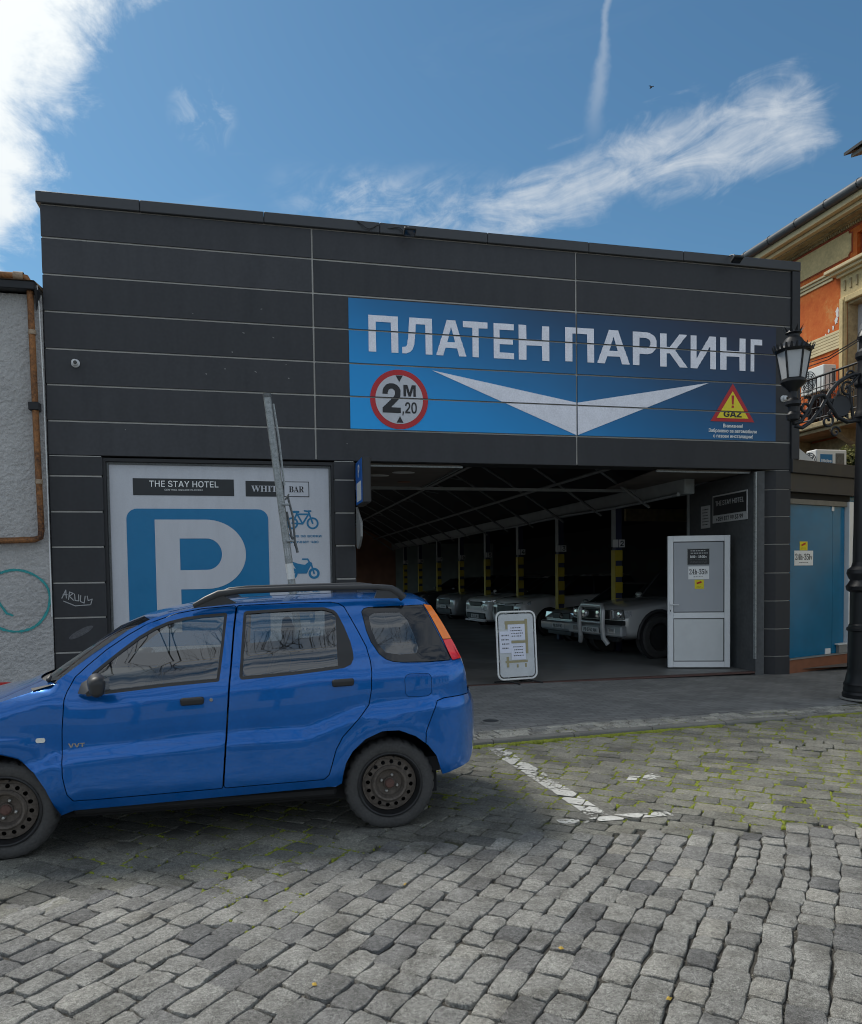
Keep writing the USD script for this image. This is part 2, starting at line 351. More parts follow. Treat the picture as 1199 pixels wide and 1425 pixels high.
def orange_material():
    N = {'g': ('geometry', {}), 'n1': ('noise_texture', {'scale': 1.1, 'detail': 8., 'roughness': .68}), 'n2': ('noise_texture', {'scale': 7., 'detail': 6., 'roughness': .7}), 'mf': ('mix_float', {'fac': .4}), 'r': ('rgb_ramp', {'ramp': [(.28, (.33, .055, .008)), (.45, (.50, .095, .010)), (.56, (.56, .135, .020)), (.63, (.55, .22, .06)), (.70, (.55, .36, .18))]}),
         'b': ('bump', {'strength': .3, 'distance': .02}), 'p': ('principled_bsdf', {'roughness': .9})}
    MAT['orange'] = usdkit.material(stage, '/World/Looks/orange', N, [('g.position', 'n1.vector'), ('g.position', 'n2.vector'), ('n1.fac', 'mf.a'), ('n2.fac', 'mf.b'), ('mf.result', 'r.fac'), ('r.color', 'p.base_color'), ('n2.fac', 'b.height'), ('b.normal', 'p.normal')], surface='p.BSDF')
orange_material()
nmat('orange_peel', (.56, .33, .14), .9, var=.3, sc=5., bump=.3, bsc=30.)
nmat('orange_dark', (.30, .055, .018), .85, var=.2, sc=3.)
nmat('cream', (.54, .42, .21), .85, var=.24, sc=2., sc2=14., mixf=.5, bump=.15, bsc=30.)
nmat('cream_light', (.60, .50, .30), .85, var=.15, sc=3.)
nmat('cream_dirty', (.34, .27, .15), .9, var=.4, sc=2.5, sc2=12.)
nmat('zinc', (.065, .068, .072), .5, metal=.3, var=.2, sc=4.)
nmat('plaster_white', (.62, .62, .60), .8, var=.12)
nmat('ac_white', (.66, .66, .63), .45, var=.05)
nmat('dark_glass', (.012, .014, .016), .06, var=.1, spec=.7)
nmat('teal_spray', (.03, .27, .27), .8, var=.25, sc=25.)
nmat('white_spray', (.34, .34, .34), .8, var=.2, sc=30.)
nmat('scuff', (.075, .075, .08), .7, var=.5, sc=25., sc2=80.)
nmat('cctv', (.70, .70, .70), .3)
# car
nmat('car_blue', (.0, .108, .40), .22, metal=.6, rvar=.07, var=.08, sc=3., coat=1., spec=.5, obj_space=True)
nmat('car_under', (.008, .008, .009), .85)
nmat('rubber', (.042, .041, .040), .75, var=.5, sc=9., sc2=60., rvar=.12, bump=.15, bsc=120., obj_space=True)
nmat('wheel_rust', (.105, .088, .074), .65, metal=.3, var=.4, sc=14., sc2=60., obj_space=True)
nmat('wheel_black', (.02, .02, .021), .45, metal=.3, var=.3, sc=10., obj_space=True)
nmat('hub_rust', (.09, .045, .035), .7, var=.3, sc=30., obj_space=True)
nmat('chrome', (.72, .72, .72), .16, metal=1., var=.05)
nmat('bolt', (.42, .42, .40), .35, metal=.8, var=.2)
nmat('lamp_amber', (.95, .21, .002), .12, var=.08, sc=30., coat=1.)
nmat('lamp_red', (.80, .006, .012), .12, var=.08, sc=30., coat=1.)
nmat('lamp_clear', (.66, .64, .58), .15, coat=1.)
nmat('frit', (.006, .006, .007), .05, spec=.7)
nmat('seat_cloth', (.035, .036, .04), .85, var=.15, sc=30., obj_space=True)
nmat('silver_paint', (.47, .475, .47), .3, metal=.3, coat=1., var=.05, obj_space=True)
nmat('white_car', (.80, .80, .79), .3, coat=1., var=.04, obj_space=True)
nmat('grey_car', (.32, .33, .34), .3, metal=.4, coat=1., var=.05, obj_space=True)
nmat('dark_car', (.03, .032, .036), .3, coat=1., obj_space=True)
nmat('headlamp', (.55, .57, .58), .08, metal=.6, coat=1., var=.3, sc=25., sc2=60., obj_space=True)
nmat('red_car', (.40, .01, .012), .3, coat=1., var=.04)
nmat('skyline_wall', (.5, .47, .40), .85, var=.15, sc=.3)
nmat('bark', (.045, .037, .03), .9, var=.3)
nmat('bird_black', (.02, .02, .02), .8)
pane('car_glass', (.60, .65, .65), 2.3)
pane('dark_car_glass', (.10, .11, .12), 1.6)
pane('window_glass', (.7, .75, .75), 1.7)
pane('lantern_glass', (.75, .77, .78), 1.5)
def banner_material():
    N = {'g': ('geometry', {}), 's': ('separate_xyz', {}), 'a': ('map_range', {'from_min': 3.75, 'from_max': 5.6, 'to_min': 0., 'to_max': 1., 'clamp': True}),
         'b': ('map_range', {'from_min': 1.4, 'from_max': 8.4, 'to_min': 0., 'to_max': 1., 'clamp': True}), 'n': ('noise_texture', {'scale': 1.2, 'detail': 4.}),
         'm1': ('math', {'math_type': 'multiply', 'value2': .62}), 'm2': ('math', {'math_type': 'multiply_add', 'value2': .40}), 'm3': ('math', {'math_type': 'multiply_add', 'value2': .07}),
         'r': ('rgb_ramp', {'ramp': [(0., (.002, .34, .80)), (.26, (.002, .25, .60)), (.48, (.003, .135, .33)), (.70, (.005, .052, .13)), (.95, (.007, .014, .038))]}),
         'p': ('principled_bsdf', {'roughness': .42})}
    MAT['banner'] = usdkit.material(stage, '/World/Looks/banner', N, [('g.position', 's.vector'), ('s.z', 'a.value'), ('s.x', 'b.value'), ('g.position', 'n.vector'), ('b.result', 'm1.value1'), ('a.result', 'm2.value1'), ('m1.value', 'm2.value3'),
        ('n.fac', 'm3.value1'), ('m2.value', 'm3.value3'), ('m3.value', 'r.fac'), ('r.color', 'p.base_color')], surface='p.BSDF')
banner_material()
def stone_material(name, base, bscale=110.):
    N = {'g': ('geometry', {}), 't': ('attribute', {'attribute': 'tone'}), 'n': ('noise_texture', {'scale': 60., 'detail': 8., 'roughness': .8}), 'n2': ('noise_texture', {'scale': 260., 'detail': 2.}), 'n3': ('noise_texture', {'scale': 4., 'detail': 8., 'roughness': .7}),
         'm': ('mix_float', {'fac': .5}), 'r': ('rgb_ramp', {'ramp': [(.36, mul(base, .22)), (.5, base), (.63, mul(base, 2.2))]}),
         'r2': ('rgb_ramp', {'ramp': [(0., (.48, .49, .52)), (.2, (.74, .74, .75)), (.5, (1., .995, .97)), (.8, (1.16, 1.15, 1.11)), (1., (1.2, 1.15, 1.05))]}), 'mu': ('mix', {'mix_type': 'multiply', 'fac': 1.}),
         'r3': ('rgb_ramp', {'ramp': [(.33, (.58, .57, .55)), (.5, (.95, .95, .94)), (.66, (1.2, 1.2, 1.19))]}), 'mu2': ('mix', {'mix_type': 'multiply', 'fac': 1.}),
         'nb': ('noise_texture', {'scale': bscale, 'detail': 6., 'roughness': .72}), 'b': ('bump', {'strength': .9, 'distance': .012}), 'p': ('principled_bsdf', {'roughness': .80, 'specular_ior_level': .35})}
    MAT[name] = usdkit.material(stage, '/World/Looks/'+name, N, [('g.position', 'n.vector'), ('g.position', 'n2.vector'), ('g.position', 'n3.vector'), ('g.position', 'nb.vector'), ('n.fac', 'm.a'), ('n2.fac', 'm.b'), ('m.result', 'r.fac'), ('t.fac', 'r2.fac'),
        ('r.color', 'mu.color1'), ('r2.color', 'mu.color2'), ('n3.fac', 'r3.fac'), ('mu.color', 'mu2.color1'), ('r3.color', 'mu2.color2'), ('mu2.color', 'p.base_color'), ('nb.fac', 'b.height'), ('b.normal', 'p.normal')], surface='p.BSDF')
stone_material('granite', (.238, .236, .226)); stone_material('granite_bay', (.19, .188, .168)); stone_material('granite_edge', (.34, .335, .31))
def joint_material():
    N = {'g': ('geometry', {}), 'n': ('noise_texture', {'scale': 2.2, 'detail': 5.}), 'n2': ('noise_texture', {'scale': 170., 'detail': 4., 'roughness': .7}), 's': ('separate_xyz', {}),
         'y': ('map_range', {'from_min': 4.0, 'from_max': 5.0, 'to_min': -.28, 'to_max': .12, 'clamp': True}), 'a': ('math', {'math_type': 'add'}), 'st': ('map_range', {'from_min': .44, 'from_max': .62, 'clamp': True}),
         'soil': ('rgb_ramp', {'ramp': [(.3, (.028, .025, .021)), (.55, (.07, .064, .053)), (.74, (.24, .225, .19))]}), 'mo': ('rgb_ramp', {'ramp': [(.3, (.045, .06, .008)), (.7, (.13, .15, .022))]}),
         'm': ('mix', {'mix_type': 'mix'}), 'b': ('bump', {'strength': .9, 'distance': .008}), 'p': ('principled_bsdf', {'roughness': .95})}
    MAT['joint_soil'] = usdkit.material(stage, '/World/Looks/joint_soil', N, [('g.position', 'n.vector'), ('g.position', 'n2.vector'), ('g.position', 's.vector'), ('s.y', 'y.value'), ('y.result', 'a.value1'), ('n.fac', 'a.value2'), ('a.value', 'st.value'),
        ('n2.fac', 'soil.fac'), ('n2.fac', 'mo.fac'), ('st.result', 'm.fac'), ('soil.color', 'm.color1'), ('mo.color', 'm.color2'), ('m.color', 'p.base_color'), ('n2.fac', 'b.height'), ('b.normal', 'p.normal')], surface='p.BSDF')
joint_material()
def paving_material():
    N = {'g': ('geometry', {}), 'mp': ('mapping', {'rotation': (0., 0., -.05)}), 'br': ('brick_texture', {'scale': 1., 'brick_width': .20, 'row_height': .10, 'mortar_size': .004, 'mortar_smooth': .3, 'color1': (.185, .185, .182), 'color2': (.235, .235, .23), 'mortar': (.09, .09, .085)}),
         'n': ('noise_texture', {'scale': 1.3, 'detail': 6., 'roughness': .65}), 'n2': ('noise_texture', {'scale': 190., 'detail': 3.}), 'r': ('rgb_ramp', {'ramp': [(.3, (.74, .74, .74)), (.7, (1.22, 1.21, 1.18))]}), 'r2': ('rgb_ramp', {'ramp': [(.3, (.7, .7, .7)), (.7, (1.3, 1.3, 1.3))]}),
         'm': ('mix', {'mix_type': 'multiply', 'fac': 1.}), 'm2': ('mix', {'mix_type': 'multiply', 'fac': 1.}), 'inv': ('math', {'math_type': 'multiply_add', 'value2': -1.}), 'b': ('bump', {'strength': .6, 'distance': .006}), 'p': ('principled_bsdf', {'roughness': .85})}
    MAT['paving'] = usdkit.material(stage, '/World/Looks/paving', N, [('g.position', 'mp.vector'), ('mp.vector', 'br.vector'), ('g.position', 'n.vector'), ('g.position', 'n2.vector'), ('n.fac', 'r.fac'), ('n2.fac', 'r2.fac'), ('br.color', 'm.color1'), ('r.color', 'm.color2'),
        ('m.color', 'm2.color1'), ('r2.color', 'm2.color2'), ('m2.color', 'p.base_color'), ('br.fac', 'inv.value1'), ('n2.fac', 'inv.value3'), ('inv.value', 'b.height'), ('b.normal', 'p.normal')], surface='p.BSDF')
paving_material()
exec_parts = True

# ------------------------------------------------------------------ ground
ZS = -.06                                   # the street; the pavement lies at 0, the garage floor too
def yb(x): return np.interp(x, [-6, -1.34, -.24, .92, 2.05, 3.96, 9], [4.2, 4.37, 4.45, 4.74, 4.62, 4.24, 3.8])
def yk(x): return 7.33+.0683*(np.asarray(x)-2.24)
def sheet(x0, x1, y0, y1, step, zf, keep=None):
    xs, ys = np.arange(x0, x1+1e-9, step), np.arange(y0, y1+1e-9, step)
    X, Y = np.meshgrid(xs, ys); Z = zf(X, Y); V = np.stack([X, Y, Z], -1).reshape(-1, 3)
    w = len(xs); i = (np.arange(len(ys)-1)[:, None]*w+np.arange(w-1)).ravel()
    F = np.vstack([np.stack([i, i+1, i+w+1], 1), np.stack([i, i+w+1, i+w], 1)])
    if keep is not None:
        k = keep(V[F].mean(1)); F = F[k]
    return V, F
def in_view(P, margin=0.):
    d = np.asarray(P)-EYE; zz = d @ FW
    u = 599.5+1050.7*(d @ RT)/zz; v = 840.2-1050.7*(d @ UP)/zz
    return (zz > .3) & (u > -margin) & (u < 1199+margin) & (v > -margin) & (v < 1425+margin), zz
obj('far_ground', sheet(-300, 300, -300, 300, 60, lambda X, Y: 0*X-.16), 'far_ground', kind='structure')

class Stones:
    """Setts with uneven outlines, tilts and domed tops; the ones that show largest are parts of their own."""
    def __init__(s): s.items = []
    def add(s, c, ang, L, W, z0, rough=.011):
        hl, hw = L/2, W/2
        u = np.array([math.cos(ang), math.sin(ang)]); v = np.array([-u[1], u[0]])
        out = []
        g = [-1, -.36, .36, 1]
        ring = [(0, 0), (1, 0), (2, 0), (3, 0), (3, 1), (3, 2), (3, 3), (2, 3), (1, 3), (0, 3), (0, 2), (0, 1)]
        cj = RNG.normal(0, rough*.8, (2, 2, 2))*np.array([.7, .42])
        P = np.zeros((4, 4, 2))
        for i in range(4):
            for j in range(4):
                a, b = (g[i]+1)/2, (g[j]+1)/2
                sk = (cj[0, 0]*(1-a)*(1-b)+cj[1, 0]*a*(1-b)+cj[0, 1]*(1-a)*b+cj[1, 1]*a*b)
                P[i, j] = np.array([g[i]*hl, g[j]*hw])+sk
                if i in (0, 3) and j in (0, 3): P[i, j] *= (1-.03*RNG.uniform(.2, 1.8), 1-.045*RNG.uniform(.2, 1.8))
                elif i in (0, 3) or j in (0, 3): P[i, j] += RNG.normal(0, rough*.42, 2)+np.sign([g[i]*(i in (0, 3)), g[j]*(j in (0, 3))])*.002
        tx, ty = RNG.normal(0, .011, 2); dz = RNG.normal(0, .0028); dome = RNG.uniform(-.001, .0035)
        def lift(q, h): return [*(c+q[0]*u+q[1]*v), z0+dz+h+q[0]*tx+q[1]*ty]
        r1 = [lift(P[i, j], -.0055+RNG.normal(0, .0012)) for i, j in ring]
        r0 = [lift(P[i, j]*1.0, -.045) for i, j in ring]
        top = np.zeros((4, 4), int); V = r0+r1
        inset = np.array([1-.0050/hl, 1-.0050/hw])
        for i in range(4):
            for j in range(4):
                top[i, j] = len(V)
                edge = i in (0, 3) or j in (0, 3)
                V.append(lift(P[i, j]*(inset if edge else 1.), (-.001 if edge else dome)+RNG.normal(0, .0021)))
        F = []
        for i in range(3):
            for j in range(3): F += [(top[i, j], top[i+1, j], top[i+1, j+1]), (top[i, j], top[i+1, j+1], top[i, j+1])]
        tr = [top[i, j] for i, j in ring]
        for k in range(12):
            q = (k+1) % 12
            F += [(12+k, 12+q, tr[q]), (12+k, tr[q], tr[k]), (k, q, 12+q), (k, 12+q, 12+k)]
        s.items.append((np.array(V), np.array(F), float(np.clip(RNG.beta(2.2, 2.2), 0, 1)), np.array([*c, z0]), L*W, np.array([r1[k][:2] for k in range(12)])))
    def build(s, parent, part, mat, most=300):
        score = []
        for it in s.items:
            ok, zz = in_view(it[3][None], 12); score.append(it[4]/zz[0]**3 if ok[0] else 0)
        order = np.argsort(score)[::-1]; rest = []
        for n, k in enumerate(order):
            V, F, t = s.items[k][:3]
            if n < most and score[k] > 0: obj(part, (V, F), mat, parent, tone=np.full(len(V), t))
            else: rest.append(k)
        if rest:
            V, F, T, o = [], [], [], 0
            for k in rest:
                v, f, t = s.items[k][:3]; V.append(v); F.append(f+o); T.append(np.full(len(v), t)); o += len(v)
            obj(part+'s', (np.vstack(V), np.vstack(F)), mat, parent, tone=np.concatenate(T), kind='stuff', label='the farther and smaller setts laid between the large ones')
def lay(st, az, region, w=.142, lmin=.14, lmax=.235, gap=.0095, z0=ZS, box=(-6, 10, 1.5, 8)):
    d = np.array([math.sin(az), math.cos(az)]); e = np.array([d[1], -d[0]])
    cs = np.array([(x, y) for x in box[:2] for y in box[2:]]); a0, a1 = (cs @ d).min(), (cs @ d).max(); b0, b1 = (cs @ e).min(), (cs @ e).max()
    b = b0
    while b < b1:
        wr = w*RNG.uniform(.90, 1.10); a = a0+RNG.uniform(0, .3)
        while a < a1:
            L = RNG.uniform(lmin, lmax); am, bm = a+L/2, b+wr/2
            wob = .022*math.sin(am*1.7+b*.9)+.012*math.sin(am*4.1-b*2.)
            c = am*d+(bm+wob)*e
            if region(c[0], c[1]):
                st.add(c, math.atan2(d[1], d[0])+RNG.normal(0, .018), L-gap*RNG.uniform(.7, 1.6), wr-gap*RNG.uniform(.7, 1.2), z0)
            a += L
        b += wr
road, bay = Stones(), Stones()
lay(road, math.radians(42), lambda x, y: y < yb(x)+.045 and y > 1.75 and -2.9 < x < 5.6 and y > 1.9-.0*x and (x < 4.2 or y > 2.4))
lay(bay, math.radians(-49), lambda x, y: yb(x)-.015 <= y < yk(x)-.055 and -4.6 < x < 9.2, w=.155, lmin=.18, lmax=.285)
joint = lambda X, Y: ZS-.0185+.009*(meshkit.fbm(np.stack([X*9, Y*9, 0*X], -1), 3)-.5)
r_ = thing('cobbled_road', kind='structure', loc=(0, 3.2, ZS))
obj('joint_bed', sheet(-6, 10, -2., 4.5, .05, joint), 'joint_soil', r_, smooth=True)
road.build(r_, 'cobblestone', 'granite')
b_ = thing('cobbled_parking_bay', kind='structure', loc=(0, 6, ZS))
obj('joint_bed', sheet(-6, 12, 4.5, 8.25, .05, joint), 'joint_soil', b_, smooth=True)
bay.build(b_, 'cobblestone', 'granite_bay')
# kerb stones and the setts behind them
p_ = thing('pavement', kind='structure', loc=(2, 9, 0))
def pz(x, d=0.): return -.0118*np.clip(np.asarray(x)-4., 0, 5)-.026*np.clip(1-np.asarray(d)/3., 0, 1)
x = -5.2
ang = math.atan(.0683)
while x < 10:
    L = RNG.uniform(.85, 1.05); xa, xb = x, x+L-.012; x += L
    q = []
    for X in (xa, xb):
        for dy, dz in ((0, -.16), (.10, -.16), (.10, 0), (.012, 0), (0, -.010)): q.append((X, yk(X)+dy, pz(X)+dz+RNG.normal(0, .002)))
    obj('kerb_stone', hull(q), 'kerb_dark', p_, smooth=False)
edge = Stones()
for row in range(3):
    x = -5.2+RNG.uniform(0, .2)
    while x < 10.2:
        L = RNG.uniform(.15, .235); c = np.array([x+L/2, yk(x+L/2)+.135+.06+row*.125])
        edge.add(c, ang+RNG.normal(0, .03), L-.016, .112, float(pz(c[0]))-.004); x += L
edge.build(p_, 'edge_sett', 'granite_edge')
def pave(X, Y): return pz(X, Y-yk(X))-.002+.004*(meshkit.fbm(np.stack([X*1.1, Y*1.1, 0*X], -1), 3)-.5)
V, F = sheet(-6, 16, 7.2, 12.2, .1, pave)
V = V.copy(); V[:, 2] = np.where(V[:, 1] < yk(V[:, 0])+.52, pz(V[:, 0])-.03, V[:, 2])
obj('paving', (V, F[(V[F][:, :, 1] > yk(V[F][:, :, 0])+.10).all(1) & ~((V[F][:, :, 1] > 10.95) & (V[F][:, :, 0] > -3) & (V[F][:, :, 0] < 9.)).all(1)]), 'paving', p_, smooth=True)
# moss along the joints of the bay and at the foot of the kerb; grit in the joints of the road
def clumps(pts, rad, flat=.6, seed=1):
    g = np.random.default_rng(seed); n = len(pts); k = 6
    a = np.linspace(0, 2*np.pi, k, endpoint=False)[None]+g.uniform(0, 6.28, (n, 1))
    r = rad[:, None]*g.uniform(.65, 1.25, (n, k))
    low = np.stack([pts[:, None, 0]+r*np.cos(a), pts[:, None, 1]+r*np.sin(a), np.broadcast_to(pts[:, None, 2]-.006, (n, k))], -1)
    mid = np.stack([pts[:, None, 0]+.72*r*np.cos(a), pts[:, None, 1]+.72*r*np.sin(a), pts[:, None, 2]+flat*rad[:, None]*g.uniform(.35, .8, (n, k))], -1)
    tip = pts+np.stack([g.normal(0, .15, n)*rad, g.normal(0, .15, n)*rad, flat*rad*g.uniform(.8, 1.2, n)], -1)
    V = np.concatenate([low, mid, tip[:, None]], 1); F = []
    for i in range(k):
        j = (i+1) % k; F += [(i, j, k+j), (i, k+j, k+i), (k+i, k+j, 2*k)]
    F = np.array(F)
    return V.reshape(-1, 3), (F[None]+(np.arange(n)*(2*k+1))[:, None, None]).reshape(-1, 3)
def joint_points(st, step, keep):
    out = []
    for it in st.items:
        R = it[5]
        for i in range(12):
            a, b = R[i], R[(i+1) % 12]; n = max(1, int(np.linalg.norm(b-a)/step)); t = RNG.uniform(0, 1, n)[:, None]
            out.append(a+(b-a)*t+unit(np.append((a+b)/2-it[3][:2], 0))[:2]*RNG.uniform(.001, .012, (n, 1)))
    P = np.vstack(out); return P[keep(P)]
def moss_keep(P):
    f = meshkit.fbm(np.column_stack([P*1.1, np.zeros(len(P))]), 4, 5); g = meshkit.fbm(np.column_stack([P*5., np.zeros(len(P))]), 3, 9)
    lvl = np.interp(P[:, 1]-yb(P[:, 0]), [-.6, .1, .9, 2.2, 3.], [-.27, -.10, .01, .06, .12])+np.interp(P[:, 0], [-2, .5, 2, 4], [-.10, -.05, .04, .05])
    return (.7*f+.3*g+lvl+RNG.normal(0, .03, len(P))) > .475
P = np.vstack([joint_points(bay, .011, moss_keep), joint_points(road, .016, lambda Q: moss_keep(Q) & (Q[:, 1] > yb(Q[:, 0])-.8))])
Pz = np.column_stack([P, np.full(len(P), ZS-.011)])
kx = RNG.uniform(-.5, 8.2, 8200); kx = kx[meshkit.fbm(np.column_stack([kx*1.3, kx*0, kx*0]), 3, 3) > .36]
K = np.column_stack([kx, yk(kx)-.012-np.abs(RNG.normal(0, .035, len(kx))), np.full(len(kx), ZS-.006)])
allp = np.vstack([Pz, K]); rad = np.concatenate([RNG.uniform(.006, .0165, len(Pz)), RNG.uniform(.008, .02, len(K))])
obj('moss', clumps(allp, rad, .8), 'moss', smooth=True, label='yellow green moss growing in the joints of the cobbled parking bay', cat='moss', kind='stuff')
E2 = joint_points(edge, .03, lambda Q: meshkit.fbm(np.column_stack([Q*1.5, np.zeros(len(Q))]), 3, 8) > .53)
obj('pavement_moss', clumps(np.column_stack([E2, pz(E2[:, 0])-.012]), RNG.uniform(.005, .012, len(E2)), .6), 'moss', smooth=True, label='thin moss between the setts behind the kerb', cat='moss', kind='stuff')
G = joint_points(road, .02, lambda Q: (Q[:, 1] < yb(Q[:, 0])) & (meshkit.fbm(np.column_stack([Q*1.6, np.zeros(len(Q))]), 3, 4)+RNG.normal(0, .03, len(Q)) > .47))
obj('grit', clumps(np.column_stack([G, np.full(len(G), ZS-.017)]), RNG.uniform(.002, .0055, len(G)), .9, 2), 'grit', smooth=False, label='pale grit and pebbles lying in the joints of the cobbled road', cat='grit', kind='stuff')
for x, y, where in [(1.36, 3.22, 'on the cobbles below the painted corner'), (.80, 4.12, 'on the cobbles nearest the rear wheel'), (.22, 3.20, 'on the cobbles at the lower middle of the street'), (1.62, 2.72, 'on the cobbles by the lower frame edge, right of the middle')]:
    a = RNG.uniform(0, 6.28); ca, sa = math.cos(a)*.016, math.sin(a)*.016
    obj('fallen_leaf', hull([(x+ca, y+sa, ZS+.010), (x-sa*.6, y+ca*.6, ZS+.014), (x-ca, y-sa, ZS+.009), (x+sa*.6, y-ca*.6, ZS+.007), (x, y, ZS+.018)]), 'leaf_dry', label='tiny yellow fallen leaf '+where, cat='leaf', group='tiny fallen leaves on the cobbles')

# worn white bay marking, painted on the tops of the setts
def painted(name, poly, thr, label, sets, seed):
    vs, fs, o = [], [], 0
    bb = poly.bounds
    for st in sets:
        for it in st.items:
            c = it[3]
            if not (bb[0]-.2 < c[0] < bb[2]+.2 and bb[1]-.2 < c[1] < bb[3]+.2): continue
            outl = Polygon(it[5]).buffer(-.006)
            if not outl.is_valid: outl = outl.buffer(0)
            q = poly.intersection(outl)
            if q.is_empty: continue
            V = it[0]; top = V[24:]; A = np.column_stack([top[:, :2], np.ones(16)])
            co = np.linalg.lstsq(A, top[:, 2], rcond=None)[0]
            hl = top[:, 2].max()-(top[:, :2] @ co[:2]+co[2]).min()
            step = .010
            for X in np.arange(q.bounds[0], q.bounds[2], step):
                for Y in np.arange(q.bounds[1], q.bounds[3], step):
                    cell = sbox(X, Y, X+step, Y+step)
                    f = meshkit.fbm(np.array([[X*7, Y*7, seed]]), 3, 11)[0]*.5+meshkit.fbm(np.array([[X*60, Y*60, seed]]), 2, 12)[0]*.5
                    if f < thr: continue
                    g = q.intersection(cell)
                    if g.area < 1e-5 or g.geom_type != 'Polygon': continue
                    pts = np.array(g.exterior.coords)[:-1]
                    d2 = np.linalg.norm((pts-c[:2]), axis=1)
                    zz = pts @ co[:2]+co[2]+.0065-.05*np.clip(d2-.06, 0, 1)*.6
                    n = len(pts); vs.append(np.column_stack([pts, zz])); fs += [(o, o+i, o+i+1) for i in range(1, n-1)]; o += n
    F = np.array(fs); V = np.vstack(vs)
    a = np.cross(V[F[:, 1]]-V[F[:, 0]], V[F[:, 2]]-V[F[:, 0]])[:, 2]; F[a < 0] = F[a < 0][:, ::-1]
    t = thing(name, label, 'road marking', (bb[0], bb[1], ZS)); obj('paint', (V, F), 'road_paint', t, smooth=False)
line = unary_union([Polygon([(2.24, 7.12), (2.42, 7.12), (2.46, 4.95), (2.31, 4.95)]), Polygon([(2.05, 4.93), (2.90, 4.90), (2.90, 4.80), (2.05, 4.84)])])
painted('bay_marking', line, .41, 'worn white painted line and corner marking the parking bay on the cobbles', (bay, road), 1)
painted('paint_patch', Polygon([(3.02, 5.74), (3.10, 5.84), (3.2, 5.80), (3.33, 5.85), (3.36, 5.76), (3.25, 5.68), (3.13, 5.70)]), .40, 'small lone patch of white paint on the mossy cobbles', (bay,), 2)
t = thing('valve_cover', 'small round metal cover let into the dark pavement', 'cover', (2.62, 8.2, 0))
obj('lid', lathe([(0, .006), (.085, .006), (.09, 0), (.09, -.02)], 20, (2.62, 8.2, .0)), 'zinc', t)
obj('ring', lathe([(.095, -.02), (.095, .004), (.112, .004), (.112, -.02)], 20, (2.62, 8.2, .0)), 'conc', t)

# ------------------------------------------------------------------ the parking garage
Y0 = 10.79
FA = Frame((0, Y0, 0), (1, 0, 0), (0, 0, 1))
g_ = thing('parking_garage', 'dark grey panelled parking garage with a wide open entrance under a blue banner', 'garage', (3, Y0, 0))
ROWS = [6.517, 6.10, 5.632, 5.16, 4.685, 4.221, 3.756, 3.316]
COLS = [-2.545, .917, 4.874, 8.64]
GAP = .0115
obj('joint_backing', FA.box(COLS[0]+.01, COLS[-1]+.1, 3.33, 6.6, -.09, -.012), 'joint', g_)
for j in range(3):
    for i in range(7):
        obj('wall_panel', FA.box(COLS[j]+(GAP if j else 0), COLS[j+1]-(GAP if j < 2 else 0), ROWS[i+1]+(GAP if i < 6 else 0), ROWS[i]-GAP*.9, -.032, RNG.normal(0, .0015), .004), ('panel', 'panel_c', 'panel', 'panel_d', 'panel_c')[(3*i+2*j+i*j) % 5] if j < 2 else ('panel_b', 'panel_c')[(i+j) % 2], g_, smooth=False)
cx = [-2.59, -1.33, .27, 1.87, 3.47, 5.07, 6.67, 8.80]
for a, b in zip(cx[:-1], cx[1:]):
    obj('coping', FA.box(a+.002, b-.002, 6.522+RNG.normal(0, .001), 6.668, -.45, .042+RNG.normal(0, .0015), .008), 'coping', g_, smooth=False)
obj('corner_trim', FA.box(8.645, 8.795, 3.485, 6.518, -.3, .036, .006), 'panel_b', g_, smooth=False)
obj('fascia_return', FA.box(COLS[0], 8.62, 3.312, 3.318, -.35, -.033), 'dark', g_)
PB = [3.308, 3.042, 2.575, 2.111, 1.638, 1.178, .717, .250, -.08]
obj('pillar_core', FA.box(-2.54, -1.91, -.1, 3.31, -.34, -.011), 'joint', g_)
obj('pillar_core', FA.box(1.175, 1.445, -.1, 3.31, -.34, -.011), 'joint', g_)
for a, b in zip(PB[:-1], PB[1:]):
    obj('pillar_panel', FA.box(-2.545, -1.893, b+GAP, a-GAP*.9, -.35, .0, .004), 'panel_b', g_, smooth=False)
    obj('pillar_panel', FA.box(1.161, 1.458, b+GAP, a-GAP*.9, -.35, .0, .004), 'panel_b', g_, smooth=False)
rp = Polygon([(8.08, 10.99), (8.38, 10.79), (8.655, 10.79), (8.655, 11.3), (8.08, 11.3)])
FL = Frame((0, 0, 0), (1, 0, 0), (0, 1, 0))
obj('pillar_core', FL.slab(rp.buffer(-.012, join_style=2), -.15, 3.31), 'joint', g_)
RB = [3.308, 2.995, 2.552, 2.097, 1.627, 1.166, .703, .248, -.14]
for a, b in zip(RB[:-1], RB[1:]): obj('pillar_panel', FL.slab(rp, b+GAP*.7, a-GAP*.7), 'panel_b', g_, smooth=False)
obj('metal_trim', FA.box(8.005, 8.03, .22, 3.27, -.06, -.01), 'galv', g_)
FWL = Frame((8.035, 10.83, 0), (-.09, -.996, 0), (0, 0, 1))
obj('side_wall', FWL.box(-2.25, -.0, -.1, 3.29, -.15, 0), 'stucco_dark', g_)
obj('side_wall_edge', FWL.box(-2.31, -2.252, -.1, 3.29, -.15, .03), 'beam_grey', g_)
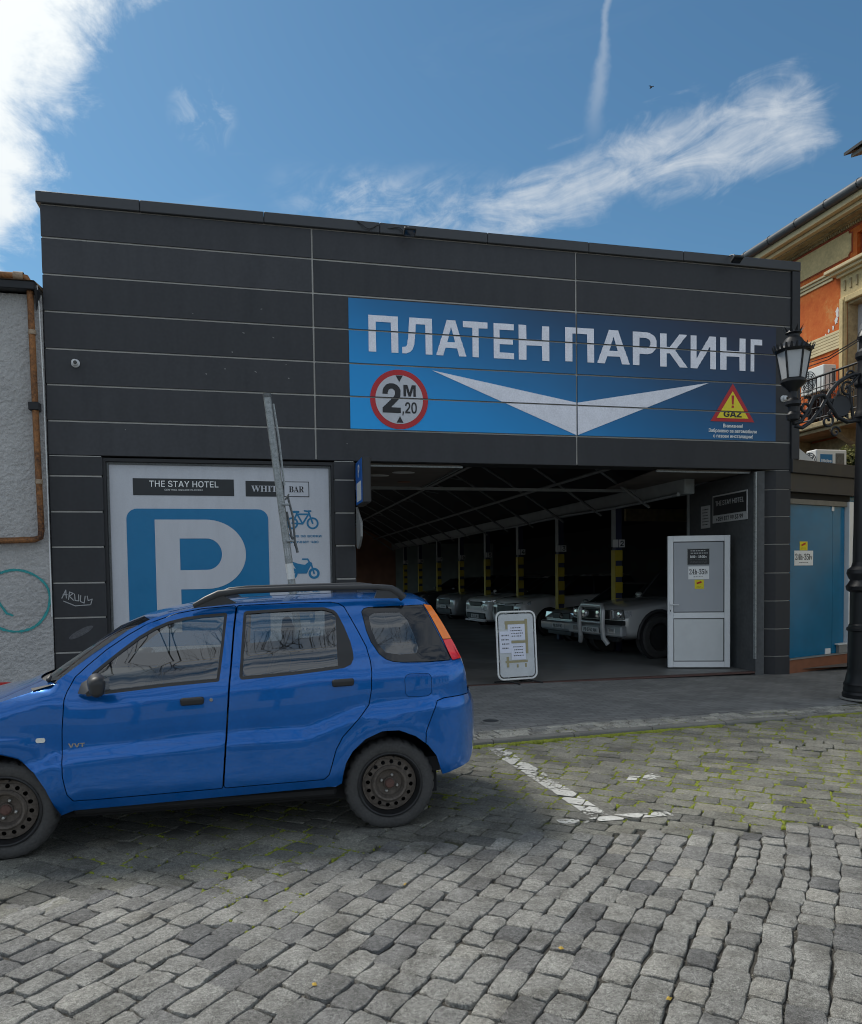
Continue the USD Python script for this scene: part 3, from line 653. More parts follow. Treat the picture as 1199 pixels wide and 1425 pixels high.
# structure behind the facade; the hall is open along its left side above a parapet
HALL_TOP = 2.5
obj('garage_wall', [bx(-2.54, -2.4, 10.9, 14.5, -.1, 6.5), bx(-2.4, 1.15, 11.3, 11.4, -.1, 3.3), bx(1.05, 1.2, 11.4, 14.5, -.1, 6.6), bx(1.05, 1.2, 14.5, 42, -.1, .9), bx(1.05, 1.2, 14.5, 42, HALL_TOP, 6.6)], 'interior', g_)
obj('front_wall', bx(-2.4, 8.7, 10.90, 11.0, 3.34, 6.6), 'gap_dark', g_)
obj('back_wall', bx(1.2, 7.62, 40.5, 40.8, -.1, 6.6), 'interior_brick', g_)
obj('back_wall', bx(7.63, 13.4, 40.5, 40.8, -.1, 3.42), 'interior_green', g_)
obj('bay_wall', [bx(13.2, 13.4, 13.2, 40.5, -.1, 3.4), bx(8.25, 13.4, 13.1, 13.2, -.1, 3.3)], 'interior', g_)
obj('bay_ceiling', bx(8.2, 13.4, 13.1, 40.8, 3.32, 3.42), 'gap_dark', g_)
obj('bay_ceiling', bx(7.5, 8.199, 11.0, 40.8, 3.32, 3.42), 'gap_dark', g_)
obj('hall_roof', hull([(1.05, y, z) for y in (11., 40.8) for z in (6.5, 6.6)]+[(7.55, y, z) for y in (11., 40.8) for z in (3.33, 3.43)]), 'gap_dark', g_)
def roofz(x): return 6.45-(x-1.2)*(3.15/6.3)-.06
for k in range(14):
    y = 13.2+k*2.05
    xs = np.linspace(1.25, 7.45, 9)
    obj('rafter', tube([(x, y, roofz(x)-.36+.33*math.sin((x-1.25)/6.2*math.pi)) for x in xs], .032, 5), 'rafter', g_)
for x in (2.4, 3.8, 5.1, 6.4):
    obj('purlin', tube([(x, y, roofz(x)-.22) for y in (11.6, 20, 30, 40.4)], .035, 6), 'rafter', g_)
for k in range(9):
    y = 13.2+k*3.1; obj('strut', tube([(5.1, y, roofz(5.1)-.22), (5.6, y, roofz(5.6)-.05)], .02, 5), 'rafter', g_)
obj('main_beam', bx(7.40, 7.60, 11.9, 40.45, 3.03, 3.30, .012), 'beam_grey', g_)
obj('service_pipe', tube([(7.34, y, 3.02-.02*math.sin(y)) for y in np.linspace(12, 40, 24)], .035, 6), 'galv', g_)
obj('header_bar', bx(1.5, 8.0, 13.62, 13.70, 3.24, 3.29), 'beam_grey', g_)
obj('soffit', FL.slab(Polygon([(1.46, 10.92), (3.06, 10.92), (3.06, 13.6), (1.46, 13.6)]), 3.288, 3.305), 'soffit', g_, label='stained brown soffit board with peeled patches')
obj('soffit', FL.slab(Polygon([(6.3, 10.92), (8.0, 10.92), (8.15, 13.6), (6.75, 13.6)]), 3.288, 3.305), 'soffit', g_)
for q in ((1.5, 3.1, 10.93, 10.97, 3.262, 3.286), (3.062, 3.10, 10.97, 13.6, 3.262, 3.30), (6.3, 8.0, 10.93, 10.97, 3.262, 3.286)): obj('soffit_trim', bx(*q), 'galv', g_)
for px_, py_ in ((2.0, 12.1), (2.35, 11.7), (1.75, 12.6), (2.6, 12.9)):
    obj('peeled_patch', FL.slab(affinity.scale(Point(px_, py_).buffer(.16, quad_segs=3), RNG.uniform(.6, 1.6), RNG.uniform(.4, .9)), 3.280, 3.287), 'plaster_white' if px_ in (2.0, 2.35) else 'interior_brick', g_)
obj('garage_floor', sheet(1.0, 13.3, 10.94, 40.6, .6, lambda X, Y: 0*X-.001), 'garage_floor', kind='structure', smooth=True)
obj('threshold_strip', bx(1.46, 8.04, 10.84, 10.935, -.02, .006), 'red_strip', g_)
for k, y in enumerate((14.56, 17.6, 20.5, 23.6, 26.75, 30.2, 33.75, 37.2)):
    c = obj('column', bx(7.44, 7.585, y, y+.16, 0, 3.035, .008), 'stripe_blue', g_)
    obj('lit_flange', bx(7.425, 7.438, y-.01, y+.17, 2.2, 3.03), 'beam_grey', c)
    for q in range(5): obj('yellow_band', bx(7.432, 7.593, y-.008, y+.168, .55+q*.34, .55+q*.34+(.23 if q < 4 else .22), .004), 'yellow', c)
    obj('yellow_flange', bx(7.418, 7.430, y-.01, y+.17, .5, 2.13), 'yellow', c)
    FN = Frame((7.51, y, 2.27), (1, 0, 0), (0, 0, 1))
    n = obj('number_plate', [FN.box(-.135, -.02, -.08, .08, .006, .016), FN.box(.0, .13, -.08, .08, .006, .016)], 'plate_white', c)
    obj('number', FN.slab(text_poly(str(k+2), .11, 700, center=(.065, -.055)), .017, .020), 'ink', n)

# the banner
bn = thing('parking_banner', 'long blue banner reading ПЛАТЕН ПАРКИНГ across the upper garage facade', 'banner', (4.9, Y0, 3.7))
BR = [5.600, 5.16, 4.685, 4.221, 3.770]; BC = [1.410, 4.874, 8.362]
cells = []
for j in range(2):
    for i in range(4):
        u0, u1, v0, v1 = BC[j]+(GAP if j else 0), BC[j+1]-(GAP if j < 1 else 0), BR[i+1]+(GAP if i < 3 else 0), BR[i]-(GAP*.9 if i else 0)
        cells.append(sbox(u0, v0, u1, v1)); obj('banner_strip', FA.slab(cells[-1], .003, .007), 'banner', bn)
allc = unary_union(cells)
def on_banner(name, poly, mat, w=.0095, th=.0022, parent=None, **k): return obj(name, FA.slab(poly.intersection(allc), w, w+th), mat, parent or bn, **k)
def word(chars, xs, zb, h, weight=700):
    out = []
    for ch, (a, b) in zip(chars, xs): out.append(text_poly(ch, h, weight, width=b-a, left=(a, zb)))
    return out
S6 = 3.747
plat = [(1.690, 2.118), (2.175, 2.62), (2.68, 3.13), (3.085, 3.46), (3.555, 3.87), (3.945, 4.430)]
park = [(4.687, 5.16), (5.215, 5.755), (5.81, 6.215), (6.275, 6.755), (6.81, 7.26), (7.335, 7.795), (7.890, 8.10)]
for w_ in word('ПЛАТЕН', plat, 4.865, .515)+word('ПАРКИНГ', park, 4.878, .512): on_banner('letter', w_, 'sign_letter')
on_banner('arrow', Polygon([(2.612, 4.642), (4.874, 4.262), (7.134, 4.66), (4.872, 3.77)]), 'sign_letter')
cc = (2.121, 4.203)
disc = on_banner('height_limit_disc', Point(cc).buffer(.424, quad_segs=16), 'red', .0095)
on_banner('disc_face', Point(cc).buffer(.348, quad_segs=16), 'sign_white', .0122, parent=disc)
T = unary_union([text_poly('2', .415, 800, width=.265, left=(1.875, 4.01)), text_poly('М', .165, 800, width=.182, left=(2.182, 4.25)), text_poly(',20', .158, 700, width=.215, left=(2.162, 4.01)),
                 Polygon([(2.070, 4.545), (2.176, 4.545), (2.123, 4.452)]), Polygon([(2.076, 3.872), (2.176, 3.872), (2.126, 3.966)])])
on_banner('height_text', T, 'ink', .0150, parent=disc)
tri = on_banner('warning_triangle', Polygon([(7.565, 4.668), (7.163, 4.06), (7.960, 4.066)]), 'red')
on_banner('triangle_face', Polygon([(7.562, 4.545), (7.275, 4.115), (7.850, 4.118)]), 'sign_yellow', .0122, parent=tri)
on_banner('warning_text', unary_union([Polygon([(7.54, 4.478), (7.585, 4.478), (7.578, 4.335), (7.547, 4.335)]), sbox(7.542, 4.283, 7.582, 4.318)]), 'red', .0150, parent=tri)
on_banner('gas_text', text_poly('GAZ', .092, 800, width=.33, left=(7.395, 4.135)), 'ink', .0150, parent=tri)
on_banner('small_print', unary_union([text_poly('Внимание!', .058, 600, width=.36, left=(7.39, 3.968)), text_poly('Забранено за автомобили', .058, 600, width=.875, left=(7.13, 3.888)), text_poly('с газови инсталации!', .058, 600, width=.72, left=(7.213, 3.805))]), 'white_paint', kind='stuff')

# the big P board in the blind bay on the left
FP = Frame((0, 10.862, 0), (1, 0, 0), (0, 0, 1))
pb = thing('parking_billboard', 'large grey billboard with a white P on a blue square behind the blue car', 'billboard', (-.35, 10.9, .25))
obj('frame', [FP.box(-1.893, -1.856, .22, 3.29, -.06, .055), FP.box(1.125, 1.161, .22, 3.29, -.06, .055), FP.box(-1.856, 1.125, 3.245, 3.29, -.06, .055), FP.box(-1.856, 1.125, .22, .26, -.06, .055)], 'dark', pb)
obj('inner_frame', [FP.box(-1.855, -1.825, .262, 3.243, -.03, .02, .003), FP.box(1.094, 1.124, .262, 3.243, -.03, .02, .003), FP.box(-1.825, 1.094, 3.213, 3.243, -.03, .02, .003)], 'galv_dark', pb)
obj('board', FP.box(-1.825, 1.094, .262, 3.213, -.04, 0), 'sign_white', pb)
sq = rrect(-1.625, .240, .750, 2.626, .14, 6)
P_ = unary_union([sbox(-1.266, .94, -.947, 2.479), Polygon([(-1.266, 2.479), (-.60, 2.479), (-.60, 1.527), (-1.266, 1.527)]), affinity.scale(Point(-.60, 2.003).buffer(.476, quad_segs=16), 1.105, 1.)])
cnt = unary_union([sbox(-.950, 1.790, -.60, 2.222), affinity.scale(Point(-.60, 2.006).buffer(.216, quad_segs=12), .945, 1.)])
P_ = P_.difference(cnt)
obj('blue_square', FP.slab(sq, .001, .003), 'sign_blue', pb)
obj('letter_p', FP.slab(P_, .004, .006), 'sign_white', pb)
h = obj('hotel_plate', FP.box(-1.530, -.215, 2.807, 3.034, .001, .004), 'sign_black', pb)
obj('hotel_text', FP.slab(unary_union([text_poly('THE STAY HOTEL', .082, 500, width=.90, left=(-1.322, 2.922)), text_poly('CENTRAL SQUARE PLOVDIV', .022, 400, width=.50, left=(-1.128, 2.872))]), .0045, .006), 'white_paint', h)
h = obj('bar_plate', FP.box(-.058, .816, 2.803, 3.018, .001, .003), 'sign_black', pb)
obj('bar_field', FP.box(.472, .806, 2.813, 3.008, .0034, .005), 'sign_white', h)
obj('bar_text', FP.slab(text_poly('WHITE', .085, serif=True, width=.44, left=(.018, 2.870)), .0036, .0052), 'sign_white', h)
obj('bar_text', FP.slab(text_poly('BAR', .085, serif=True, width=.21, left=(.535, 2.868)), .0056, .007), 'ink', h)
def ring(c, r, w): return Point(c).buffer(r+w/2, quad_segs=8).difference(Point(c).buffer(r-w/2, quad_segs=8))
bike = unary_union([ring((.570, 2.433), .072, .026), ring((.855, 2.433), .072, .026), stroke([(.57, 2.433), (.635, 2.560), (.80, 2.560), (.715, 2.425), (.57, 2.433)], .024), stroke([(.715, 2.425), (.625, 2.590)], .024), stroke([(.855, 2.433), (.80, 2.60), (.745, 2.607)], .024), stroke([(.585, 2.592), (.66, 2.592)], .03), stroke([(.80, 2.605), (.83, 2.605)], .024)])
obj('bicycle_icon', FP.slab(bike, .001, .003), 'ink_blue', pb)
moto = unary_union([ring((.553, 1.725), .062, .034), ring((.862, 1.722), .062, .034), Polygon([(.54, 1.90), (.64, 1.862), (.735, 1.845), (.80, 1.895), (.84, 1.86), (.80, 1.80), (.76, 1.72), (.63, 1.72), (.60, 1.80)]), stroke([(.80, 1.88), (.775, 1.925), (.705, 1.925)], .022), stroke([(.82, 1.87), (.862, 1.722)], .024), stroke([(.553, 1.725), (.65, 1.76)], .024)])
obj('motorcycle_icon', FP.slab(moto, .001, .003), 'ink_blue', pb)
cari = unary_union([Polygon([(.555, 1.155), (.575, 1.20), (.61, 1.285), (.81, 1.285), (.845, 1.20), (.865, 1.155), (.865, 1.06), (.555, 1.06)]), sbox(.565, 1.01, .625, 1.06), sbox(.795, 1.01, .855, 1.06)]).difference(unary_union([Polygon([(.61, 1.20), (.635, 1.262), (.785, 1.262), (.81, 1.20)]), Point(.61, 1.12).buffer(.028), Point(.81, 1.12).buffer(.028)]))
obj('car_icon', FP.slab(cari, .001, .003), 'ink_blue', pb)
obj('price_text', FP.slab(unary_union([text_poly('0 лв за всеки', .045, 600, width=.46, left=(.515, 2.235)), text_poly('започнат час', .045, 600, width=.44, left=(.495, 2.152)),
    text_poly('2 лв за всеки', .048, 600, width=.45, left=(.488, 1.538)), text_poly('започнат час', .045, 600, width=.44, left=(.495, 1.455)), text_poly('лв за всеки', .045, 600, width=.40, left=(.53, .915)), text_poly('започнат час', .045, 600, width=.44, left=(.50, .832))]), .001, .003), 'ink_blue', pb)
obj('bottom_wall', FA.box(-1.893, 1.161, -.1, .22, -.3, -.03), 'panel_b', g_)

# small things on the facade
def cctv(x, z, label):
    t = thing('cctv_camera', label, 'security camera', (x, Y0, z), group=None)
    obj('base', lathe([(0, 0), (.052, 0), (.055, .008), (.05, .024), (.03, .03), (0, .03)], 20, (x, Y0, z), (0, -1, 0)), 'cctv', t)
    obj('ball', ball_hull([(x, Y0-.052, z, .044)], 2), 'cctv', t, smooth=True)
    obj('lens', lathe([(0, .012), (.020, .012), (.024, .0), (.024, -.02)], 14, (x+.012, Y0-.094, z-.006), unit((.2, -1, -.12))), 'frit', t)
cctv(-2.18, 4.505, 'white dome security camera on the dark panels near the left garage corner')
cctv(8.505, 4.465, 'white dome security camera on the dark panels beside the street lantern')
def flood(x, z, label):
    t = thing('floodlight', label, 'floodlight', (x, Y0, z))
    obj('bracket', [tube([(x, Y0-.04, z+.13), (x, Y0-.16, z+.10), (x, Y0-.20, z+.02)], .010, 6), tube([(x-.05, Y0-.2, z+.02), (x+.05, Y0-.2, z+.02)], .009, 6)], 'black_plastic', t)
    b = bx(-.085, .085, -.02, .02, -.065, .065, .008); b.apply_transform(trimesh.transformations.rotation_matrix(math.radians(62), (1, 0, 0))); b.apply_translation((x, Y0-.24, z))
    obj('housing', b, 'black_plastic', t, smooth=False)
    b = bx(-.07, .07, -.006, .003, -.05, .05); b.apply_transform(trimesh.transformations.rotation_matrix(math.radians(62), (1, 0, 0))); b.apply_translation((x, Y0-.24+.012*0-.0, z-.022))
    obj('glass', b, 'dark_glass', t)
flood(2.262, 6.49, 'small black floodlight on the garage coping above the banner start')
flood(7.476, 6.53, 'small black floodlight on the garage coping near the right corner')
ts = np.linspace(0, 1, 14)
tag(stage.GetPrimAtPath(obj('floodlight_cable', tube([(1.55+.72*t, Y0-.05-.02*math.sin(9*t), 6.62-.035*math.sin(t*7)+.03*math.cos(t*15)-.08*t*t) for t in ts], .008, 5), 'black_plastic')), 'thin black cable drooping along the coping to the left floodlight', 'cable')
# panel scuffs and scratches
sc = MB()
for u, v in ((-.05, 5.02), (.35, 4.98), (.9, 4.92), (-.3, 4.52), (.1, 4.50), (.52, 4.62), (-.55, 4.44), (.55, 4.43), (-.7, 5.24), (.2, 5.36), (-1.6, 3.66), (1.35, 3.55), (-.2, 4.75)):
    sc.append(FA.slab(affinity.rotate(sbox(u, v, u+RNG.uniform(.008, .03), v+RNG.uniform(.006, .014)), RNG.uniform(-40, 40)), .0025, .004))
obj('chipped_spot', sc, 'conc', g_, kind='stuff')
gr = thing('pillar_graffiti', 'white scribbled graffiti tag on the lower left garage pillar', 'graffiti', (-2.2, Y0, 1.4))
W_ = lambda pts: stroke(pts, .011)
obj('scribble', FA.slab(unary_union([W_([(-2.44, 1.44), (-2.39, 1.545), (-2.385, 1.44)]), W_([(-2.425, 1.485), (-2.375, 1.485)]), W_([(-2.36, 1.42), (-2.345, 1.52), (-2.30, 1.50), (-2.35, 1.465), (-2.30, 1.41)]), W_([(-2.285, 1.49), (-2.28, 1.405), (-2.235, 1.40), (-2.235, 1.48)]), W_([(-2.21, 1.47), (-2.215, 1.39), (-2.17, 1.37), (-2.155, 1.46)]), W_([(-2.13, 1.46), (-2.12, 1.40), (-2.07, 1.42), (-2.09, 1.35)]), W_([(-2.42, 1.40), (-2.28, 1.335), (-2.10, 1.345)])]), .0012, .0025), 'white_spray', gr)
obj('smear', FA.slab(affinity.rotate(affinity.scale(Point(-2.22, .98).buffer(.10, quad_segs=5), 1.7, .42), 28), .0012, .0022), 'scuff', gr)
# the blue box sign and the grey plate that stick out beside the entrance
bs = thing('box_sign', 'narrow blue projecting box sign with a white P at the entrance edge', 'sign', (1.5, 10.5, 2.9))
obj('case', bx(1.470, 1.585, 10.10, 10.76, 2.66, 3.28, .015), 'black_plastic', bs, smooth=False)
FB = Frame((1.468, 0, 0), (0, -1, 0), (0, 0, 1))
obj('blue_face', FB.box(-10.74, -10.12, 2.675, 3.265, 0, .003), 'vivid_blue', bs)
obj('sign_letter', FB.slab(text_poly('P', .17, 700, center=(-10.43, 3.04)), .0035, .005), 'white_paint', bs)
obj('white_field', FB.box(-10.64, -10.22, 2.71, 2.97, .0035, .005), 'white_paint', bs)
obj('fixing_arm', [bx(1.50, 1.53, 10.75, 10.8, 2.8, 2.83), bx(1.50, 1.53, 10.75, 10.8, 3.1, 3.13)], 'galv', bs)
gp = thing('grey_plate', 'grey plate with cut corners sticking out below the blue box sign', 'plate', (1.5, 10.6, 2.3))
obj('plate', FB.slab(Polygon([(-10.79, 2.09), (-10.79, 2.66), (-10.52, 2.50), (-10.36, 2.42), (-10.36, 2.22), (-10.55, 2.10), (-10.70, 2.06)]), -.03, .0), 'conc', gp)
# plates on the side wall
def small_lines(F, u0, u1, v0, v1, n, w, mat, parent, name='print', seed=0):
    g = np.random.default_rng(seed); out = MB()
    for k in range(n):
        v = v1-(k+.5)*(v1-v0)/n; a = g.uniform(0, .15)*(u1-u0); x = u0+a; e = u1-g.uniform(0, .15)*(u1-u0)
        while x < e-.01:
            l = g.uniform(.02, .07)*(u1-u0)*2.2; out.append(F.box(x, min(x+l, e), v-(v1-v0)/n*.15, v+(v1-v0)/n*.15, w, w+.001)); x += l+.012
    return obj(name, out, mat, parent, kind='stuff')
hp = thing('hotel_sign', 'black and white hotel plate with phone number on the grey side wall', 'sign', FWL.pt(-.8, 2.7, 0))
obj('plate', FWL.box(-1.36, -.235, 2.53, 3.02, .002, .014), 'plate_white', hp)
obj('black_field', FWL.box(-1.335, -.26, 2.665, 2.995, .0145, .017), 'sign_black', hp)
obj('hotel_text', FWL.slab(text_poly('THE STAY HOTEL', .085, 500, width=.92, center=(-.797, 2.83)), .0175, .019), 'plate_white', hp)
obj('phone_text', FWL.slab(text_poly('+359 877 99 33 99', .075, 800, width=.88, center=(-.797, 2.558)), .0145, .016), 'ink', hp)
np_ = thing('price_notice', 'small white notice sheet beside the hotel plate on the side wall', 'notice', FWL.pt(-1.6, 2.6, 0))
obj('sheet', FWL.box(-1.80, -1.47, 2.46, 2.87, .002, .008), 'plate_white', np_)
small_lines(FWL, -1.76, -1.51, 2.50, 2.83, 6, .0085, 'ink', np_)
# the white door that stands open in the entrance
FD = Frame((6.955, 11.72, .02), unit((.985, -.345, 0)), (0, 0, 1)); DW, DH = 1.037, 2.26
dr = thing('white_door', 'white two-panel plastic door standing open in the garage entrance', 'door', FD.pt(DW/2, 0, 0), math.atan2(-.345, .985))
obj('frame', [FD.box(0, .095, 0, DH, -.035, .035, .006), FD.box(DW-.095, DW, 0, DH, -.035, .035, .006), FD.box(.095, DW-.095, DH-.10, DH, -.034, .034, .006), FD.box(.095, DW-.095, 0, .10, -.034, .034, .006), FD.box(.095, DW-.095, .845, .945, -.034, .034, .006)], 'pvc', dr, smooth=False)
obj('gasket', [FD.box(.095, DW-.095, .945, DH-.10, -.02, .012), FD.box(.095, DW-.095, .10, .845, -.02, .012)], 'black_plastic', dr)
obj('upper_panel', FD.box(.108, DW-.108, .957, DH-.112, -.01, .0175, .004), 'pvc_panel', dr, smooth=False)
obj('lower_panel', FD.box(.108, DW-.108, .112, .833, -.01, .0175, .004), 'pvc_panel_low', dr, smooth=False)
hd = obj('handle', [FD.box(.030, .060, .92, 1.14, .035, .043, .003), tube([FD.pt(.045, 1.085, .04), FD.pt(.045, 1.085, .085), FD.pt(.07, 1.085, .092), FD.pt(.175, 1.083, .092)], .010, 8)], 'pvc', dr)
obj('keyhole', FD.box(.038, .052, .965, .995, .043, .045), 'ink', hd)
def stuck(F, u0, u1, v0, v1, w, mat, name, label, cat='notice'):
    t = thing(name, label, cat, F.pt((u0+u1)/2, v0, w)); obj('sheet', F.box(u0, u1, v0, v1, w, w+.003), mat, t); return t
def price_sign(F, u0, u1, v0, v1, w, label):
    t = stuck(F, u0, u1, v0, v1, w, 'white_paint', 'price_sign', label); hh, ww = v1-v0, u1-u0
    obj('price_text', F.slab(text_poly('24h-35lv', hh*.40, serif=True, width=ww*.90, left=(u0+ww*.05, v0+hh*.38)), w+.0035, w+.005), 'ink', t)
    small_lines(F, u0+ww*.25, u1-ww*.25, v0+hh*.12, v0+hh*.26, 1, w+.0035, 'ink', t, 'small_print', 3)
def cam_sticker(F, u0, u1, v0, v1, w, label):
    t = stuck(F, u0, u1, v0, v1, w, 'sign_yellow', 'camera_sticker', label, 'sticker'); hh, ww = v1-v0, u1-u0
    obj('camera_mark', F.slab(affinity.rotate(sbox(u0+ww*.2, v0+hh*.58, u1-ww*.25, v0+hh*.78), 18), w+.0035, w+.005), 'red', t)
    small_lines(F, u0+ww*.15, u1-ww*.15, v0+hh*.1, v0+hh*.34, 2, w+.0035, 'ink', t, 'small_print', 5)
t = stuck(FD, .335, .690, 1.765, 2.03, .018, 'sign_black', 'opening_hours_notice', 'black framed opening hours notice on the white door')
obj('rim', [FD.box(.325, .335, 1.755, 2.04, .018, .024), FD.box(.69, .70, 1.755, 2.04, .018, .024), FD.box(.335, .69, 2.03, 2.04, .018, .024), FD.box(.335, .69, 1.755, 1.765, .018, .024)], 'galv', t)
small_lines(FD, .36, .67, 1.94, 2.02, 2, .0215, 'plate_white', t, 'print', 1); small_lines(FD, .36, .67, 1.785, 1.86, 3, .0215, 'galv_dark', t, 'print', 2)
obj('hours_text', FD.slab(text_poly('8:00 - 19:30ч', .042, 800, width=.27, left=(.375, 1.878)), .0215, .023), 'white_paint', t)
price_sign(FD, .345, .690, 1.515, 1.735, .018, 'white price sign 24h-35lv stuck on the white door')
cam_sticker(FD, .452, .605, 1.35, 1.505, .018, 'yellow camera sticker below the price sign on the white door')

# A-board in the entrance
ab = thing('pavement_board', 'white tube-framed pavement board with taped papers at the garage entrance', 'sign board', (3.94, 10.88, 0))
FS = Frame((3.59, 10.86, .05), unit((.992, .125, 0)), unit((-.01, .07, 1))); SW, SH = .685, 1.06
fr = [FS.pt(*p) for p in [(q[0], q[1]) for q in list(rrect(.015, SW-.015, .015, SH-.015, .09, 5).exterior.coords)[:-1]]]
obj('tube_frame', tube(fr, .016, 8, close=True), 'white_paint', ab, smooth=True)
obj('board', FS.slab(rrect(.048, SW-.048, .05, SH-.05, .06), -.006, .006), 'grey_board', ab)
for u, v in ((.18, .03), (.52, .03), (.18, SH-.035), (.52, SH-.035), (.035, .3), (SW-.035, .3), (.035, .75), (SW-.035, .75)):
    obj('clip', FS.box(u-.014, u+.014, v-.018, v+.018, -.008, .010), 'galv', ab)
obj('foot', [tube([FS.pt(.15, -.005, 0)+np.array([-.0, .0, 0]), (3.59+.30, 10.70, .014)], .012, 6), tube([FS.pt(.15, -.005, 0), (3.59+.0, 11.02, .014)], .012, 6)], 'black_iron', ab)
obj('foot', [tube([FS.pt(.52, -.005, 0), (3.59+.69, 10.76, .014)], .012, 6), tube([FS.pt(.52, -.005, 0), (3.59+.42, 11.06, .014)], .012, 6)], 'black_iron', ab)
obj('tape', [FS.box(.15, .53, .855, .905, .0065, .008), FS.box(.16, .20, .78, .9, .0082, .009), FS.box(.49, .535, .40, .93, .0082, .0095), FS.box(.25, .50, .565, .60, .0135, .015), FS.box(.14, .52, .265, .30, .0065, .008), FS.box(.16, .20, .20, .36, .0082, .009), FS.box(.33, .36, .19, .24, .0065, .008), FS.box(.47, .50, .19, .25, .0065, .008)], 'tape', ab)
for (u0, u1, v0, v1, s, w) in ((.20, .49, .61, .85, 1, .0095), (.055, .255, .42, .75, 2, .0110), (.245, .49, .31, .56, 3, .0120)):
    t = obj('paper', FS.box(u0, u1, v0, v1, w-.0012, w), 'paper', ab)
    small_lines(FS, u0+.03, u1-.03, v0+.04, v1-.03, 4, w+.0004, 'ink', t, 'print', s)

# ------------------------------------------------------------------ the glazed corner wing on the right
WG = Frame((8.658, 10.795, 0), (math.sin(math.radians(72)), math.cos(math.radians(72)), 0), (0, 0, 1))
wg = thing('glazed_wing', 'low dark corner wing with blue film glass and a brown sill', 'shop front', WG.pt(1.2, 0, 0), math.radians(18))
obj('fascia', WG.box(-.02, 3.6, 3.27, 3.49, -.6, .05, .008), 'panel_b', wg, smooth=False)
obj('lintel', WG.box(.0, 3.6, 2.965, 3.268, -.5, .0, .004), 'panel', wg, smooth=False)
obj('shutter_slot', WG.box(.0, 1.9, 2.86, 2.963, -.4, -.10), 'gap_dark', wg)
obj('head_rail', WG.box(.02, 1.9, 2.775, 2.858, -.14, -.06), 'wood_grey', wg)
obj('glass_panel', WG.box(.03, 1.375, .185, 2.77, -.115, -.10), 'wing_blue', wg, label='wide blue film glass pane')
obj('glass_panel', WG.box(1.388, 1.745, .185, 2.77, -.118, -.103), 'wing_blue', wg, label='narrow blue film glass pane')
obj('white_jamb', WG.box(1.755, 1.90, .12, 2.86, -.16, -.02, .006), 'pvc', wg, smooth=False)
obj('sill', WG.box(.0, 3.6, -.14, .165, -.5, -.03, .006), 'wing_sill', wg, smooth=False)
obj('sill_top', WG.box(.0, 3.6, .166, .183, -.5, -.015, .003), 'kerb', wg, smooth=False)
obj('side_panel', WG.box(1.905, 3.6, .184, 2.964, -.4, -.12), 'wing_blue', wg)
obj('patch_fitting', WG.box(1.16, 1.32, .187, .285, -.099, -.085, .004), 'pvc', wg)
obj('patch_fitting', WG.box(1.33, 1.40, 2.69, 2.77, -.099, -.085, .004), 'pvc', wg)
obj('patch_fitting', WG.box(.03, .07, 2.62, 2.74, -.099, -.085, .004), 'pvc', wg)
obj('roof', FL.slab(Polygon([(8.67, 11.32), (8.67, 13.5), (12.2, 13.5), (12.2, 12.45)]), 3.425, 3.46), 'coping', wg)
obj('back_wall', bx(12.05, 12.2, 12.5, 13.5, -.1, 3.42), 'interior', wg)
obj('back_wall', bx(8.3, 12.04, 12.95, 13.09, -.1, 3.30), 'interior', wg)
bxs = thing('floor_box', 'small beige box standing on the brown sill behind the lamp post', 'box', WG.pt(1.6, .184, -.08))
obj('body', WG.box(1.50, 1.74, .184, .33, -.10, -.035, .006), 'conc', bxs, smooth=False); obj('lid', WG.box(1.46, 1.74, .331, .36, -.10, -.03, .004), 'pvc', bxs, smooth=False)
price_sign(WG, .262, .795, 1.745, 1.995, -.099, 'white price sign 24h-35lv on the blue glass front')
cam_sticker(WG, .415, .632, 2.0, 2.15, -.099, 'yellow camera sticker above the price sign on the blue glass')

# ------------------------------------------------------------------ the rendered house on the left, its pipe and graffiti
nh = thing('rendered_house', 'rough grey rendered house wall at the left edge of the garage', 'house', (-5, 10.8, 0))
FH = Frame((0, 10.775, 0), (1, 0, 0), (0, 0, 1))
V, F = sheet(-3.96, -2.548, -.15, 5.36, .0118, lambda X, Y: 0*X)
dd = .022*(meshkit.fbm(np.stack([V[:, 0]*27, V[:, 1]*34, V[:, 0]*0], -1), 3)-.55)+.010*(meshkit.fbm(np.stack([V[:, 0]*3, V[:, 1]*3, V[:, 0]*0], -1), 3)-.5)
obj('wall', (FH.put(np.column_stack([V[:, 0], V[:, 1], dd])), F), 'stucco', nh, smooth=True)
obj('wall', FH.box(-9, -3.961, -.15, 5.36, -.05, .0), 'stucco', nh)
obj('house_body', bx(-9, -2.56, 10.80, 16, -.15, 5.34), 'stucco', nh)
obj('eave', FH.box(-9, -2.60, 5.365, 5.47, -.6, .16, .01), 'black_iron', nh, smooth=False)
obj('roof', hull([(-9, 10.6, 5.475), (-2.6, 10.6, 5.475), (-9, 16, 6.2), (-2.6, 16, 6.2), (-9, 16, 5.5), (-2.6, 16, 5.5)]), 'rust_light', nh)
obj('eave_bracket', hull([(-2.62, 10.76, 5.36), (-2.56, 10.76, 5.36), (-2.62, 10.76, 5.14), (-2.60, 10.60, 5.36), (-2.56, 10.60, 5.36)]), 'dark', nh)
dp = thing('rusty_drainpipe', 'rusty brown drainpipe bending down the rendered wall beside the garage', 'drainpipe', (-2.66, 10.7, 2.2))
YP = 10.70
obj('pipe', tube([(-3.9, YP, 5.545), (-2.80, YP, 5.553), (-2.715, YP, 5.535), (-2.675, YP, 5.46), (-2.672, YP, 5.2), (-2.660, YP, 4.0), (-2.648, YP, 3.0), (-2.637, YP, 2.32), (-2.650, YP, 2.235), (-2.72, YP, 2.205), (-3.0, YP, 2.195), (-3.9, YP, 2.18)], .040, 12), 'rust', dp, smooth=True)
